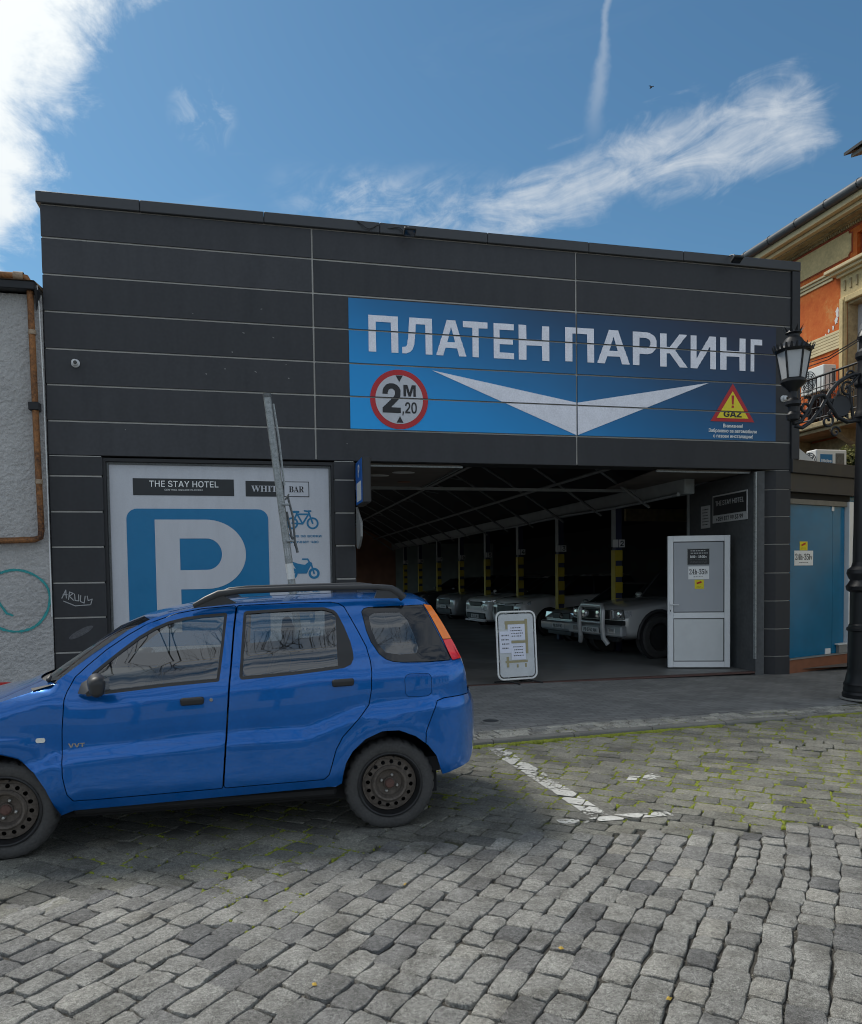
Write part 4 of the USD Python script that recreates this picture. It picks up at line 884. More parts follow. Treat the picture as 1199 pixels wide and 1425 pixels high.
for zc in (4.85, 2.95): obj('pipe_joint', lathe([(.042, -.03), (.048, -.028), (.048, .028), (.042, .03)], 14, (-2.665+(4.85-zc)*.01, YP, zc)), 'rust_light', dp)
obj('wall_clip', bx(-2.73, -2.605, YP-.055, 10.78, 3.86, 3.96, .006), 'black_iron', dp, smooth=False)
obj('elbow', lathe([(.044, -.06), (.050, -.055), (.050, .055), (.044, .06)], 14, (-2.80, YP, 5.553), (1, 0, 0)), 'rust_light', dp)
tag(stage.GetPrimAtPath(obj('white_cable', tube([(-2.60, 10.74, 5.46), (-2.585, 10.745, 5.2), (-2.568, 10.75, 4.2), (-2.562, 10.755, 3.0), (-2.560, 10.757, 1.2)], .007, 5), 'white_paint')), 'thin white cable running down between the rendered wall and the garage', 'cable')
tg = thing('teal_graffiti', 'teal sprayed circle on the rough grey rendered wall', 'graffiti', (-2.95, 10.77, 1.4))
aa = np.linspace(-2.3, 3.0, 60)
cir = [(-2.985+.405*math.cos(a)*(1+.03*math.sin(3*a)), 1.418+.40*math.sin(a)) for a in aa]
sp_lines = [cir, [(-3.35, 1.62), (-3.25, 1.52), (-3.16, 1.36), (-3.10, 1.26), (-3.03, 1.23)]]
dots = []
for ln_ in sp_lines:
    L_ = LineString(ln_)
    for k in range(int(L_.length/.006)):
        p_c = L_.interpolate(RNG.uniform(0, L_.length)); r_d = abs(RNG.normal(0, .018))
        a_d = RNG.uniform(0, 6.283); dots.append(Point(p_c.x+r_d*math.cos(a_d), p_c.y+r_d*math.sin(a_d)).buffer(RNG.uniform(.002, .009)*(1-min(r_d, .05)/.07), quad_segs=2))
    for k in range(len(ln_)-1): dots.append(stroke(ln_[k:k+2], RNG.uniform(.022, .036)))
obj('sprayed_line', FH.slab(unary_union(dots).simplify(.0012), .0075, .0098), 'teal_spray', tg)

# the leaning sign post on the pavement behind the car
sp = thing('leaning_post', 'bare galvanised sign post leaning left behind the blue car roof', 'post', (.60, 7.9, 0))
A_, B_ = np.array([.188, 7.9, 3.54]), np.array([.573, 7.9, 0.])
pp = lambda z, dx=0., dy=0.: A_+(B_-A_)*((3.54-z)/3.54)+np.array([dx, dy, 0])
obj('tube', tube([pp(z) for z in (3.535, 2.4, 1.2, -.02)], .038, 16), 'galv', sp, smooth=30)
obj('cap', tube([pp(3.54), pp(3.50)], .041, 16), 'galv_dark', sp)
for z in (3.2, 2.93, 2.36, 2.06, 1.86): obj('band', tube([pp(z+.010), pp(z-.010)], .0402, 16), 'galv', sp)
obj('thin_conduit', tube([pp(3.44, .052), pp(3.1, .062), pp(2.7, .056), pp(2.62, .058)], .012, 6), 'galv', sp)
obj('torn_strip', [tube([pp(2.50, .075), pp(2.3, .10), pp(2.0, .085)], .012, 5), tube([pp(2.53, .09), pp(2.47, .045)], .010, 5), tube([pp(2.12, .05), pp(2.02, .09), pp(1.93, .10)], .014, 5), tube([pp(2.35, .045), pp(2.1, .06)], .012, 5)], 'galv_dark', sp)
for z in (2.42, 2.05): obj('clamp', tube([pp(z, .0, -.0)+np.array([0, -.045, 0]), pp(z, .075)+np.array([0, -.03, 0])], .014, 6), 'galv', sp)
obj('white_sticker', tube([pp(1.82), pp(1.66)], .0395, 16), 'plaster_white', sp)
obj('paint_remnant', tube([pp(1.98), pp(1.90)], .0390, 9), 'frost', sp)

# ------------------------------------------------------------------ street lamp
LX, LY = 7.885, 8.42
lp = thing('street_lamp', 'black cast iron street lamp with ornate scroll arm and lantern at the right', 'street lamp', (LX, LY, -.045))
pz0 = -.05
obj('plinth', lathe([(0, 0), (.275, 0), (.275, .02), (.0, .02)], 24, (LX, LY, pz0)), 'kerb', lp)
obj('base', lathe([(.245, .02), (.25, .07), (.232, .10), (.238, .13), (.228, .165), (.235, .20), (.215, .235), (.205, .30), (.19, .36), (.180, .90), (.202, .915), (.202, .945), (.178, .96), (.176, .985), (.165, 1.0), (.162, 1.42), (.205, 1.45), (.215, 1.50), (.185, 1.54), (.165, 1.58), (.185, 1.62), (.205, 1.67), (.195, 1.72), (.15, 1.76), (.135, 1.82)], 20, (LX, LY, pz0)), 'black_iron', lp, smooth=30)
obj('shaft', lathe([(.135, 1.82), (.128, 2.2), (.118, 3.0), (.106, 3.7), (.125, 3.72), (.125, 3.78), (.105, 3.82), (.10, 4.1)], 16, (LX, LY, pz0)), 'black_iron', lp, smooth=30)
obj('finial', lathe([(.10, 4.10), (.135, 4.14), (.135, 4.18), (.10, 4.24), (.095, 4.45), (.125, 4.50), (.12, 4.56), (.085, 4.60), (.08, 4.70), (.105, 4.76), (.085, 4.82), (.03, 4.9), (.035, 4.94), (0, 4.98)], 16, (LX, LY, pz0)), 'black_iron', lp, smooth=30)
def spiral(c, r0, r1, a0, a1, n=22):
    t = np.linspace(0, 1, n); r = r0+(r1-r0)*t; a = np.radians(a0+(a1-a0)*t); return [(c[0]+q*math.cos(p), LY, c[1]+q*math.sin(p)) for q, p in zip(r, a)]
def lantern(sx):
    X = LX+sx*1.10
    f = lambda pts: [(LX+sx*(LX-p[0]) if sx > 0 else p[0], p[1], p[2]) for p in pts]
    arm = obj('scroll_arm', [tube(f([(7.82, LY, 3.62), (7.72, LY, 3.62), (7.60, LY, 3.60), (7.45, LY, 3.66), (7.34, LY, 3.80), (7.24, LY, 3.93), (7.1, LY, 3.90), (7.0, LY, 3.72), (6.9, LY, 3.58), (6.80, LY, 3.55), (6.785, LY, 3.66)]), .028, 8),
        tube(f([(7.80, LY, 4.22), (7.70, LY, 4.22), (7.58, LY, 4.17), (7.46, LY, 4.10), (7.34, LY, 3.98), (7.2, LY, 3.76), (7.05, LY, 3.58), (6.92, LY, 3.50), (6.82, LY, 3.52)]), .026, 8),
        tube(f([(LX-.1, LY, 4.22), (7.62, LY, 4.05), (7.66, LY, 3.85), (7.70, LY, 3.62)]), .02, 6),
        tube(f(spiral((7.60, 4.02), .10, .02, 60, 540)), .016, 6), tube(f(spiral((6.96, 3.74), .11, .02, 200, 700)), .018, 6), tube(f(spiral((7.30, 3.60), .10, .02, 90, -360)), .016, 6), tube(f(spiral((7.42, 3.46), .08, .02, 0, 420)), .014, 6), tube(f(spiral((7.16, 3.70), .07, .015, 120, -330)), .014, 6), tube(f(spiral((7.66, 4.20), .07, .015, 180, -260)), .014, 6)], 'black_iron', lp, smooth=True)
    cxm = 7.50 if sx < 0 else 2*LX-7.50
    obj('medallion', lathe([(0, -.018), (.115, -.018), (.135, -.025), (.15, 0), (.135, .025), (.115, .018), (0, .018)], 24, (cxm, LY, 3.80), (0, -1, 0)), 'black_iron', arm, smooth=30)
    for k in range(7):
        a = k/7*6.28; obj('leaf', hull([(cxm+.15*math.cos(a+d), LY-.012*s, 3.80+.15*math.sin(a+d)) for d in (-.2, .2) for s in (-1, 1)]+[(cxm+.21*math.cos(a), LY, 3.80+.21*math.sin(a))]), 'black_iron', arm)
    ln = obj('lantern', lathe([(.03, 3.58), (.075, 3.60), (.085, 3.66), (.055, 3.70), (.06, 3.76), (.095, 3.79), (.095, 3.83), (.055, 3.87), (.05, 3.95), (.075, 3.99), (.12, 4.03), (.155, 4.07), (.155, 4.10), (0, 4.10)], 14, (X, LY, 0)), 'black_iron', lp, smooth=30)
    n = 6; a0 = .45
    ring_ = lambda r, z: [np.array([X+r*math.cos(a0+2*math.pi*k/n), LY+r*math.sin(a0+2*math.pi*k/n), z]) for k in range(n)]
    lo, hi = ring_(.140, 4.105), ring_(.200, 4.455)
    obj('lantern_bar', [tube([a, b], .013, 6) for a, b in zip(lo, hi)]+[tube(lo, .013, 6, close=True), tube(hi, .016, 6, close=True)], 'black_iron', ln)
    for k in range(n):
        a, b, c, d = lo[k], lo[(k+1) % n], hi[(k+1) % n], hi[k]
        obj('lantern_pane', (np.array([a, b, c, d]), np.array([(0, 1, 2), (0, 2, 3)])), 'frost', ln, smooth=False)
    obj('crown', lathe([(.212, 4.45), (.228, 4.47), (.21, 4.50), (.175, 4.53), (.13, 4.57), (.10, 4.62), (.075, 4.64), (.075, 4.67), (.10, 4.69), (.09, 4.71), (0, 4.71)], 6*3, (X, LY, 0)), 'black_iron', ln, smooth=30)
    cr = MB()
    for k in range(24):
        a = k/24*6.283; r = .216; cr.append(hull([(X+r*math.cos(a+d), LY+r*math.sin(a+d), 4.46) for d in (-.09, .09)]+[(X+(r+.02)*math.cos(a), LY+(r+.02)*math.sin(a), 4.47), (X+(r+.04)*math.cos(a), LY+(r+.04)*math.sin(a), 4.535), (X+(r+.02)*math.cos(a+.06), LY+(r+.03)*math.sin(a+.06), 4.53)]))
    for k in range(10):
        a = k/10*6.283; r = .085; cr.append(hull([(X+r*math.cos(a+d), LY+r*math.sin(a+d), 4.69) for d in (-.25, .25)]+[(X+(r-.02)*math.cos(a), LY+(r-.02)*math.sin(a), 4.69), (X+(r+.055)*math.cos(a), LY+(r+.055)*math.sin(a), 4.775)]))
    obj('crown_leaves', cr, 'black_iron', ln, kind='stuff')
    obj('bulb_tube', lathe([(0, 4.12), (.035, 4.12), (.04, 4.3), (.02, 4.38), (0, 4.38)], 10, (X, LY, 0)), 'plaster_white', ln)
lantern(-1); lantern(1)
bo = thing('white_bollard', 'pale blue white bollard just inside the right frame edge', 'bollard', (7.98, 7.87, -.05))
obj('post', lathe([(0, -.05), (.075, -.05), (.075, .10), (.070, .12), (.0, .145)], 16, (7.94, 7.85, 0)), 'frost', bo, smooth=30)
obj('ring', lathe([(.079, .02), (.082, .03), (.079, .05)], 16, (7.94, 7.85, 0)), 'galv', bo)
w = thing('overhead_wires', 'pair of thin black wires running to the street lamp top', 'wire', (7.3, 8.6, 4.7))
for dz in (0., .045): obj('wire', tube([(LX-.1, LY, 4.66+dz*.6), (8.6, 9.9, 4.86+dz), (9.6, 12.2, 5.25+dz*2), (14.2, 18.9, 6.6+dz*3)], .008, 5), 'black_plastic', w)

# ------------------------------------------------------------------ the old orange house behind, on the right
XO = 14.2
FO = Frame((XO, 0, 0), (0, -1, 0), (0, 0, 1))          # u = -Y, out of the wall = -X
oh = thing('orange_house', 'old orange stucco house with cream mouldings, cornice and balcony at the right', 'house', (XO, 17, 0))
win = sbox(-15.74, 5.3, -14.3, 8.12); win2 = sbox(-15.46, 9.06, -14.5, 9.66)
wall = sbox(-30, -.2, -12.2, 10.1).difference(unary_union([win, win2]))
obj('wall', FO.slab(wall, -.35, 0), 'orange', oh)
obj('house_body', [bx(XO+.36, XO+9, 12.2, 30, -.2, 10.2), bx(XO+.01, XO+.35, 29.9, 30, 0, 10)], 'orange', oh)
obj('gutter', tube([(13.47, y, 10.30+.004*(y-14)) for y in (12.0, 16, 20, 26, 30)], .115, 10), 'zinc', oh, smooth=True)
for k in range(17): y = 12.6+k*1.0; obj('gutter_clip', tube([(13.47, y-.012, 10.305+.004*(y-14)), (13.47, y+.012, 10.305+.004*(y-14))], .123, 10), 'black_iron', oh)
obj('roof', hull([(13.4, 12, 10.36), (13.4, 30, 10.42), (19, 12, 13.2), (19, 30, 13.2), (19, 12, 12.9), (19, 30, 12.9), (13.5, 12, 10.33), (13.5, 30, 10.36)]), 'rust', oh)
obj('cornice', [FO.box(-30, -12.1, 10.08, 10.22, -.0, .68, .02), FO.box(-30, -12.1, 9.99, 10.078, -.0, .52, .02)], 'cream_light', oh, smooth=False)
obj('cornice_soffit', [FO.box(-30, -12.1, 9.955, 9.99, 0, .36), FO.box(-30, -12.1, 9.93, 9.955, 0, .16)], 'cream_dirty', oh)
dn = MB()
for k in range(120): u = -21+k*.072; dn.append(FO.box(u, u+.036, 9.865, 9.93, 0, .07))
obj('dentils', dn, 'cream_dirty', oh, kind='stuff')
obj('red_band', FO.box(-30, -12.2, 9.815, 9.862, .0, .012), 'orange_dark', oh)
pc = sbox(-19.6, 9.20, -15.62, 9.80).difference(unary_union([Point(-15.62, 9.80).buffer(.09), Point(-15.62, 9.20).buffer(.09)]))
obj('panel_border', FO.slab(pc.buffer(.035, join_style=2), .002, .010), 'orange_dark', oh)
obj('cream_panel', FO.slab(pc, .0105, .03), 'cream', oh)
obj('recessed_panel', FO.slab(win2, -.12, -.10), 'orange_dark', oh)
for (v0, v1, w) in ((8.97, 9.02, .10), (8.90, 8.965, .06), (8.82, 8.89, .03)): obj('string_course', FO.box(-30, -16.2, v0, v1, 0, w, .008), 'cream_light', oh, smooth=False)
obj('window_hood', [FO.box(-16.2, -13.8, 8.90, 8.98, 0, .30, .012), FO.box(-16.1, -13.9, 8.83, 8.898, 0, .22, .012), FO.box(-15.98, -14.0, 8.76, 8.828, 0, .12, .008)], 'cream_light', oh, smooth=False)
obj('window_frieze', FO.box(-15.93, -14.1, 8.26, 8.758, 0, .035), 'cream', oh)
for k in range(9): obj('frieze_fluting', FO.box(-15.82+k*.19, -15.76+k*.19, 8.42, 8.66, .0355, .06, .008), 'cream_dirty', oh)
obj('window_surround', [FO.box(-15.92, -15.74, 5.2, 8.255, 0, .09, .012), FO.box(-15.739, -14.3, 8.12, 8.255, 0, .09, .012), FO.box(-15.86, -15.77, 5.2, 8.2, .0905, .115, .006)], 'cream', oh, smooth=False)
obj('window_reveal', [FO.box(-15.738, -15.70, 5.3, 8.118, -.3, -.001), FO.box(-15.70, -14.3, 8.06, 8.118, -.3, -.001)], 'cream_dirty', oh)
obj('window_board', FO.box(-15.70, -14.3, 5.3, 8.06, -.30, -.26), 'sign_white', oh)
obj('window_plaster', FO.slab(Polygon([(-15.70, 6.0), (-15.70, 7.2), (-15.62, 7.55), (-15.50, 7.62), (-15.42, 7.95), (-15.2, 8.0), (-15.0, 6.0)]), -.259, -.25), 'plaster_white', oh)
obj('shutter', FO.box(-15.69, -15.40, 5.3, 6.6, -.20, -.17), 'wood_grey', oh)
for k in range(6): obj('siding_band', FO.box(-22, -15.925, 7.10+k*.075, 7.165+k*.075, 0, .03, .006), 'cream_light', oh, smooth=False)
for (u, v, r) in ((-16.06, 7.98, .12), (-16.10, 7.80, .09), (-16.35, 7.62, .05), (-16.20, 7.66, .06), (-16.45, 7.54, .045), (-15.98, 7.48, .05)):
    obj('fallen_plaster', FO.slab(Polygon([(u+r*RNG.uniform(.45, 1.1)*.7*math.cos(a), v+r*RNG.uniform(.45, 1.1)*1.2*math.sin(a)) for a in np.linspace(0, 6.0, 13)]).buffer(0), .0045, .008), 'plaster_white', oh)
obj('dark_hole', FO.slab(affinity.scale(Point(-16.0, 7.96).buffer(.05, quad_segs=3), .5, 1.4), .0085, .01), 'orange_dark', oh)
# balcony
bl = obj('balcony_slab', [bx(13.15, XO-.001, 12.4, 19.5, 5.04, 5.17, .02), bx(13.25, XO-.001, 12.5, 19.4, 4.95, 5.038, .02)], 'cream_dirty', oh, smooth=False)
for y in (13.4, 15.2, 17.0, 18.8): obj('balcony_bracket', hull([(13.3, y-.1, 4.948), (13.3, y+.1, 4.948), (XO-.002, y-.1, 4.948), (XO-.002, y+.1, 4.948), (XO-.002, y-.1, 4.45), (XO-.002, y+.1, 4.45), (13.4, y-.1, 4.85), (13.4, y+.1, 4.85)]), 'cream_dirty', bl)
obj('ground_wall_strip', FO.box(-24, -12.2, 4.3, 4.9, .001, .05), 'cream_dirty', oh)
rl = obj('railing', [tube([(13.2, y, 6.24) for y in (12.4, 19.5)], .028, 8), tube([(13.2, y, 5.98) for y in (12.4, 19.5)], .014, 6), tube([(13.2, y, 5.26) for y in (12.4, 19.5)], .02, 6), tube([(13.2, y, 5.52) for y in (12.4, 19.5)], .014, 6)], 'black_iron', oh)
for k in range(50):
    y = 12.5+k*.14; obj('baluster', tube([(13.2, y, 5.25), (13.2, y, 6.24)], .011, 5), 'black_iron', rl)
sc2 = MB()
for k in range(40):
    y = 12.55+k*.175
    for z0, s in ((5.67, 1), (5.84, -1)):
        t = np.linspace(0, 1, 10); sc2.append(tube([(13.19, y+s*(.075-.055*q)*math.cos(6.8*q), z0+(.075-.055*q)*math.sin(6.8*q)) for q in t], .010, 4))
obj('railing_scrolls', sc2, 'black_iron', rl, kind='stuff')
obj('planting_wall', bx(9.6, 13.1, 18.2, 18.3, 3.0, 4.6), 'cream_dirty', oh)
def ac(X, y0, y1, z0, z1, d, label, sticker=True):
    t = thing('air_conditioner', label, 'air conditioner', (X+d/2, (y0+y1)/2, z0))
    obj('case', bx(X, X+d, y0, y1, z0, z1, .02), 'ac_white', t, smooth=False)
    F_ = Frame((X, 0, 0), (0, -1, 0), (0, 0, 1)); c = (-(y0*.35+y1*.65), (z0+z1)/2); r = (z1-z0)*.40
    obj('fan_grille', [F_.slab(ring(c, r*q, .012), .002, .010) for q in (1., .8, .6, .4, .2)]+[F_.slab(stroke([(c[0]-r*math.cos(a), c[1]-r*math.sin(a)), (c[0]+r*math.cos(a), c[1]+r*math.sin(a))], .01), .003, .009) for a in (0, .8, 1.57, 2.36)], 'black_plastic', t)
    F2 = Frame((0, y0, 0), (1, 0, 0), (0, 0, 1))
    if sticker: obj('blue_sticker', F2.box(X+d*.12, X+d*.52, z0+(z1-z0)*.3, z0+(z1-z0)*.8, .001, .003), 'sign_blue', t); obj('sticker_text', F2.slab(text_poly('Midea', (z1-z0)*.13, 600, center=(X+d*.32, z0+(z1-z0)*.47)), .0035, .005), 'white_paint', t)
    obj('vent', F2.box(X+d*.62, X+d*.9, z0+(z1-z0)*.2, z0+(z1-z0)*.85, .001, .006), 'galv_dark', t)
    obj('foot', [bx(X+.03, X+d-.03, y0+.08, y0+.13, z0-.06, z0), bx(X+.03, X+d-.03, y1-.13, y1-.08, z0-.06, z0)], 'black_iron', t)
ac(13.55, 15.75, 16.55, 6.0, 6.62, .36, 'white air conditioner unit on the orange house balcony behind the railing', False)
for z_ in (5.25,): obj('ac_stand', [bx(13.6, 13.9, 15.9, 15.95, 5.17, 5.94), bx(13.6, 13.9, 16.3, 16.35, 5.17, 5.94)], 'black_iron', oh)
ac(10.98, 12.95, 13.25, 3.58, 4.06, .72, 'white air conditioner with a blue sticker on the low wing roof')
obj('ac_plinth', bx(10.9, 11.8, 12.85, 13.35, 3.462, 3.518), 'conc', wg)
tag(stage.GetPrimAtPath(obj('leaning_board', hull([(10.05, 12.35, 3.42), (10.05, 12.40, 3.42), (10.05, 12.35, 3.98), (10.05, 12.40, 3.98), (10.9, 12.35, 3.42), (10.9, 12.40, 3.42)]), 'plaster_white')), 'white triangular board standing on the low wing roof beside the garage', 'board')
# potted shrub on the wing roof
sh = thing('roof_shrub', 'pale variegated potted shrub on the low wing roof beside the lamp', 'shrub', (12.1, 13.0, 3.45))
obj('pot', lathe([(.0, 3.46), (.22, 3.46), (.27, 3.62), (.25, 3.64), (0, 3.62)], 16, (12.12, 13.2, 0)), 'rust', sh)
obj('stem', [tube([(12.12, 13.2, 3.6), (12.0+.08*k, 13.2+.1*(k-1), 3.95)], .012, 5) for k in range(4)], 'bark', sh)
def leaves(n, c, r, size, seed):
    g = np.random.default_rng(seed); d = g.normal(0, 1, (n, 3)); d /= np.linalg.norm(d, axis=1, keepdims=True)
    P = np.array(c)+d*np.array(r)*g.uniform(.35, 1, (n, 1))**.6*(1+.35*(meshkit.fbm(d*2.2, 2, seed)[:, None]-.5)*2)
    a = g.normal(0, 1, (n, 3)); a /= np.linalg.norm(a, axis=1, keepdims=True); b = np.cross(a, g.normal(0, 1, (n, 3))); b /= np.linalg.norm(b, axis=1, keepdims=True)
    s = size*g.uniform(.6, 1.3, (n, 1)); V = np.stack([P-a*s, P+b*s*.45, P+a*s, P-b*s*.45], 1).reshape(-1, 3)
    i = np.arange(n)[:, None]*4; return V, np.vstack([i+[0, 1, 2], i+[0, 2, 3]])
obj('foliage', leaves(800, (12.10, 13.2, 3.90), (.40, .35, .30), .05, 3), 'plant_leaf', sh, smooth=False); obj('inner_foliage', leaves(400, (12.10, 13.2, 3.86), (.32, .28, .25), .055, 4), 'plant_dark', sh, smooth=False)
# eave corner of the next house on the right
eh = thing('eaved_house', 'grey wooden eave corner of another house at the upper right edge', 'house', (12.5, 10, 0))
obj('eave', hull([(11.0, 12.14, 9.30), (11.0, 12.14, 9.36), (11.02, 7., 9.30), (11.02, 7., 9.36), (16, 12.14, 11.2), (16, 7, 11.2), (16, 12.14, 11.0), (16, 7, 11.0)]), 'wood_grey', eh)
obj('roof', hull([(10.93, 12.24, 9.375), (10.93, 12.24, 9.43), (10.93, 6.9, 9.375), (10.93, 6.9, 9.43), (16, 12.24, 11.32), (16, 6.9, 11.32), (16, 12.24, 11.22), (16, 6.9, 11.22)]), 'black_iron', eh)
obj('wall', bx(12.6, 16, 7.4, 11.6, -.2, 9.7), 'cream', eh)
# bird
bd = unit((.529, .93, .639))*62+EYE
bi = thing('bird', 'tiny dark bird flying high in the blue sky', 'bird', bd)
wv = lambda s: hull([bd+np.array(p) for p in ((s*.02, 0, .02), (s*.12, .05, .09), (s*.21, -.02, .03), (s*.11, -.08, .05), (s*.02, -.08, 0))])
obj('body', ball_hull([(*(bd+np.array([0, -.12, -.05])), .03), (*bd, .06), (*(bd+np.array([.02, .16, .03])), .035)]), 'bird_black', bi); obj('wing', wv(1), 'bird_black', bi); obj('wing', wv(-1), 'bird_black', bi)

# ------------------------------------------------------------------ the blue car.  Own frame: x to its front, y to its left side, z up
CAR_L = 'blue compact five-door car with roof rails and bare steel wheels parked in front'
S_ = unit((-1., .03, 0)); 
TH = math.atan2(.03, -1.)
car = thing('blue_car', CAR_L, 'car', (.915, 5.885, ZS), TH)
CW = lambda n, mesh, mat, parent=None, **k: obj(n, mesh, mat, parent or car, local=True, **k)
Yb = .80                                          # tyre plane; the body stands a little proud of it
CR = np.array([(-.66, .895), (-.35, .895), (-.10, .872), (.13, .855), (.218, .843), (.40, .775), (.559, .722), (1.103, .716), (2.075, .659), (2.19, .615), (2.6, .60), (3.2, .58)])
BELT = np.array([(-.6, 1.13), (-.1, 1.135), (.3, 1.125), (1.0, 1.07), (1.9, 1.0), (2.2, 1.04), (3.2, 1.0)])
def Wy(s, h):
    """Half width of the body at (s, h)."""
    s, h = np.asarray(s, float), np.asarray(h, float)
    hc = np.interp(s, CR[:, 0], CR[:, 1]); hb = np.interp(s, BELT[:, 0], BELT[:, 1])
    st = lambda a: np.clip(a, 0, 1)**2*(3-2*np.clip(a, 0, 1))
    y = Yb+.004+.030*st((hc-h)/.07+.15)              # the lower flank swells below the crease
    y -= .055*np.clip((.46-h)/.2, 0, 1)**1.6
    y -= .030*np.clip((h-hc)/(hb-hc+.02), 0, 1.2)**2.2
    y -= .036*st((h-hb+.035)/.07)
    y -= np.clip(h-hb-.01, 0, 9)*.30+np.clip(h-1.44, 0, 9)**1.5*.9
    y -= .16*np.clip((-.18-s)/.46, 0, 1.2)**2.3+.06*np.clip((-.50-s)/.14, 0, 1.3)**2
    y -= .20*np.clip((s-2.45)/.68, 0, 1.2)**2.6
    tp_ = np.interp(s, [2.0, 2.145, 2.26, 2.438, 2.7, 2.92, 3.06], [9, 1.088, 1.045, .992, .945, .88, .79]); y -= .040*np.clip((h-tp_+.085)/.085, 0, 1.2)**2*(s > 2.1)
    y += .012*np.exp(-((np.hypot(s+.02, (h-.32))-.40)/.035)**2)*(h > .3)*(s < .5)      # arch lips
    y += .012*np.exp(-((np.hypot(s-2.44, (h-.32))-.40)/.035)**2)*(h > .3)*(s > 2.)
    return y
RARCH = [(.335, .30), (.318, .42), (.300, .486), (.254, .563), (.166, .642), (.05, .690), (-.066, .690), (-.182, .642), (-.269, .574), (-.328, .496), (-.375, .356), (-.375, .30)]
FARCH = [(2.085, .20), (2.106, .252), (2.141, .32), (2.181, .438), (2.247, .553), (2.342, .637), (2.438, .668), (2.56, .645), (2.66, .575), (2.74, .47), (2.79, .35), (2.80, .20)]
SIDE = Polygon([(2.106, .252), (2.03, .281), (1.2, .302), (.37, .325), (.335, .34), (-.375, .356), (-.601, .402), (-.630, .446), (-.649, .625), (-.640, .801), (-.600, .906), (-.586, 1.036), (-.556, 1.137), (-.437, 1.359), (-.356, 1.493), (-.313, 1.55), (-.25, 1.577), (-.086, 1.583), (.33, 1.585), (.761, 1.575), (1.013, 1.566), (1.26, 1.548), (1.449, 1.515), (1.568, 1.478), (1.71, 1.408), (1.923, 1.262), (2.145, 1.088), (2.26, 1.045), (2.438, .992), (2.7, .945), (2.92, .88), (3.06, .79), (3.12, .66), (3.13, .46), (3.08, .33), (2.95, .27), (2.80, .25)]).buffer(0)
SIDE = SIDE.difference(Polygon(RARCH)).difference(Polygon(FARCH))
FDOOR = Polygon([(2.055, 1.04), (2.066, .986), (2.078, .80), (2.080, .673), (2.074, .513), (2.052, .395), (2.020, .353), (1.9, .351), (1.112, .369), (1.085, .70), (1.058, 1.073), (1.03, 1.40), (1.012, 1.553), (1.233, 1.537), (1.40, 1.509), (1.58, 1.447), (1.70, 1.378), (1.835, 1.285), (1.94, 1.195), (2.018, 1.12)]).buffer(-.012).buffer(.012, quad_segs=3)
RDOOR = Polygon([(1.000, 1.553), (.60, 1.563), (.36, 1.563), (.31, 1.553), (.274, 1.530), (.194, 1.376), (.135, 1.255), (.113, 1.16), (.112, 1.091), (.118, .97), (.137, .868), (.22, .773), (.322, .665), (.367, .583), (.396, .484), (.418, .41), (.45, .383), (1.100, .370), (1.073, .70), (1.046, 1.073), (1.018, 1.40)]).buffer(-.015).buffer(.015, quad_segs=3)
FWIN = Polygon([(1.905, 1.137), (1.856, 1.179), (1.74, 1.272), (1.63, 1.355), (1.54, 1.408), (1.448, 1.447), (1.34, 1.472), (1.233, 1.485), (1.083, 1.495), (1.105, 1.30), (1.133, 1.078), (1.442, 1.060), (1.795, 1.030), (1.93, 1.018)])
RWIN = Polygon([(.945, 1.503), (.621, 1.518), (.415, 1.518), (.355, 1.500), (.335, 1.480), (.294, 1.395), (.255, 1.29), (.242, 1.23), (.239, 1.185), (.255, 1.155), (.300, 1.137), (.45, 1.121), (.633, 1.105), (.977, 1.085)]).buffer(-.01).buffer(.01)
QWIN = Polygon([(.150, 1.495), (.135, 1.515), (.105, 1.523), (-.10, 1.528), (-.292, 1.533), (-.359, 1.390), (-.43, 1.24), (-.471, 1.156), (-.46, 1.144), (-.30, 1.142), (-.116, 1.146), (-.045, 1.154), (.0, 1.170), (.043, 1.205), (.096, 1.288), (.125, 1.37)]).buffer(-.012).buffer(.012)
QIN = Polygon([(.105, 1.46), (.07, 1.485), (-.02, 1.487), (-.12, 1.485), (-.17, 1.43), (-.21, 1.33), (-.236, 1.235), (-.22, 1.20), (-.10, 1.195), (-.005, 1.21), (.05, 1.27), (.09, 1.37)]).buffer(-.02).buffer(.02)
LAMP = Polygon([(-.300, 1.538), (-.352, 1.530), (-.437, 1.388), (-.515, 1.245), (-.560, 1.150), (-.482, 1.143), (-.424, 1.286), (-.372, 1.395)])
BUMP = Polygon([(-.72, .893), (-.40, .886), (-.345, .872), (-.318, .81), (-.257, .665), (-.25, .30), (-.72, .30)])
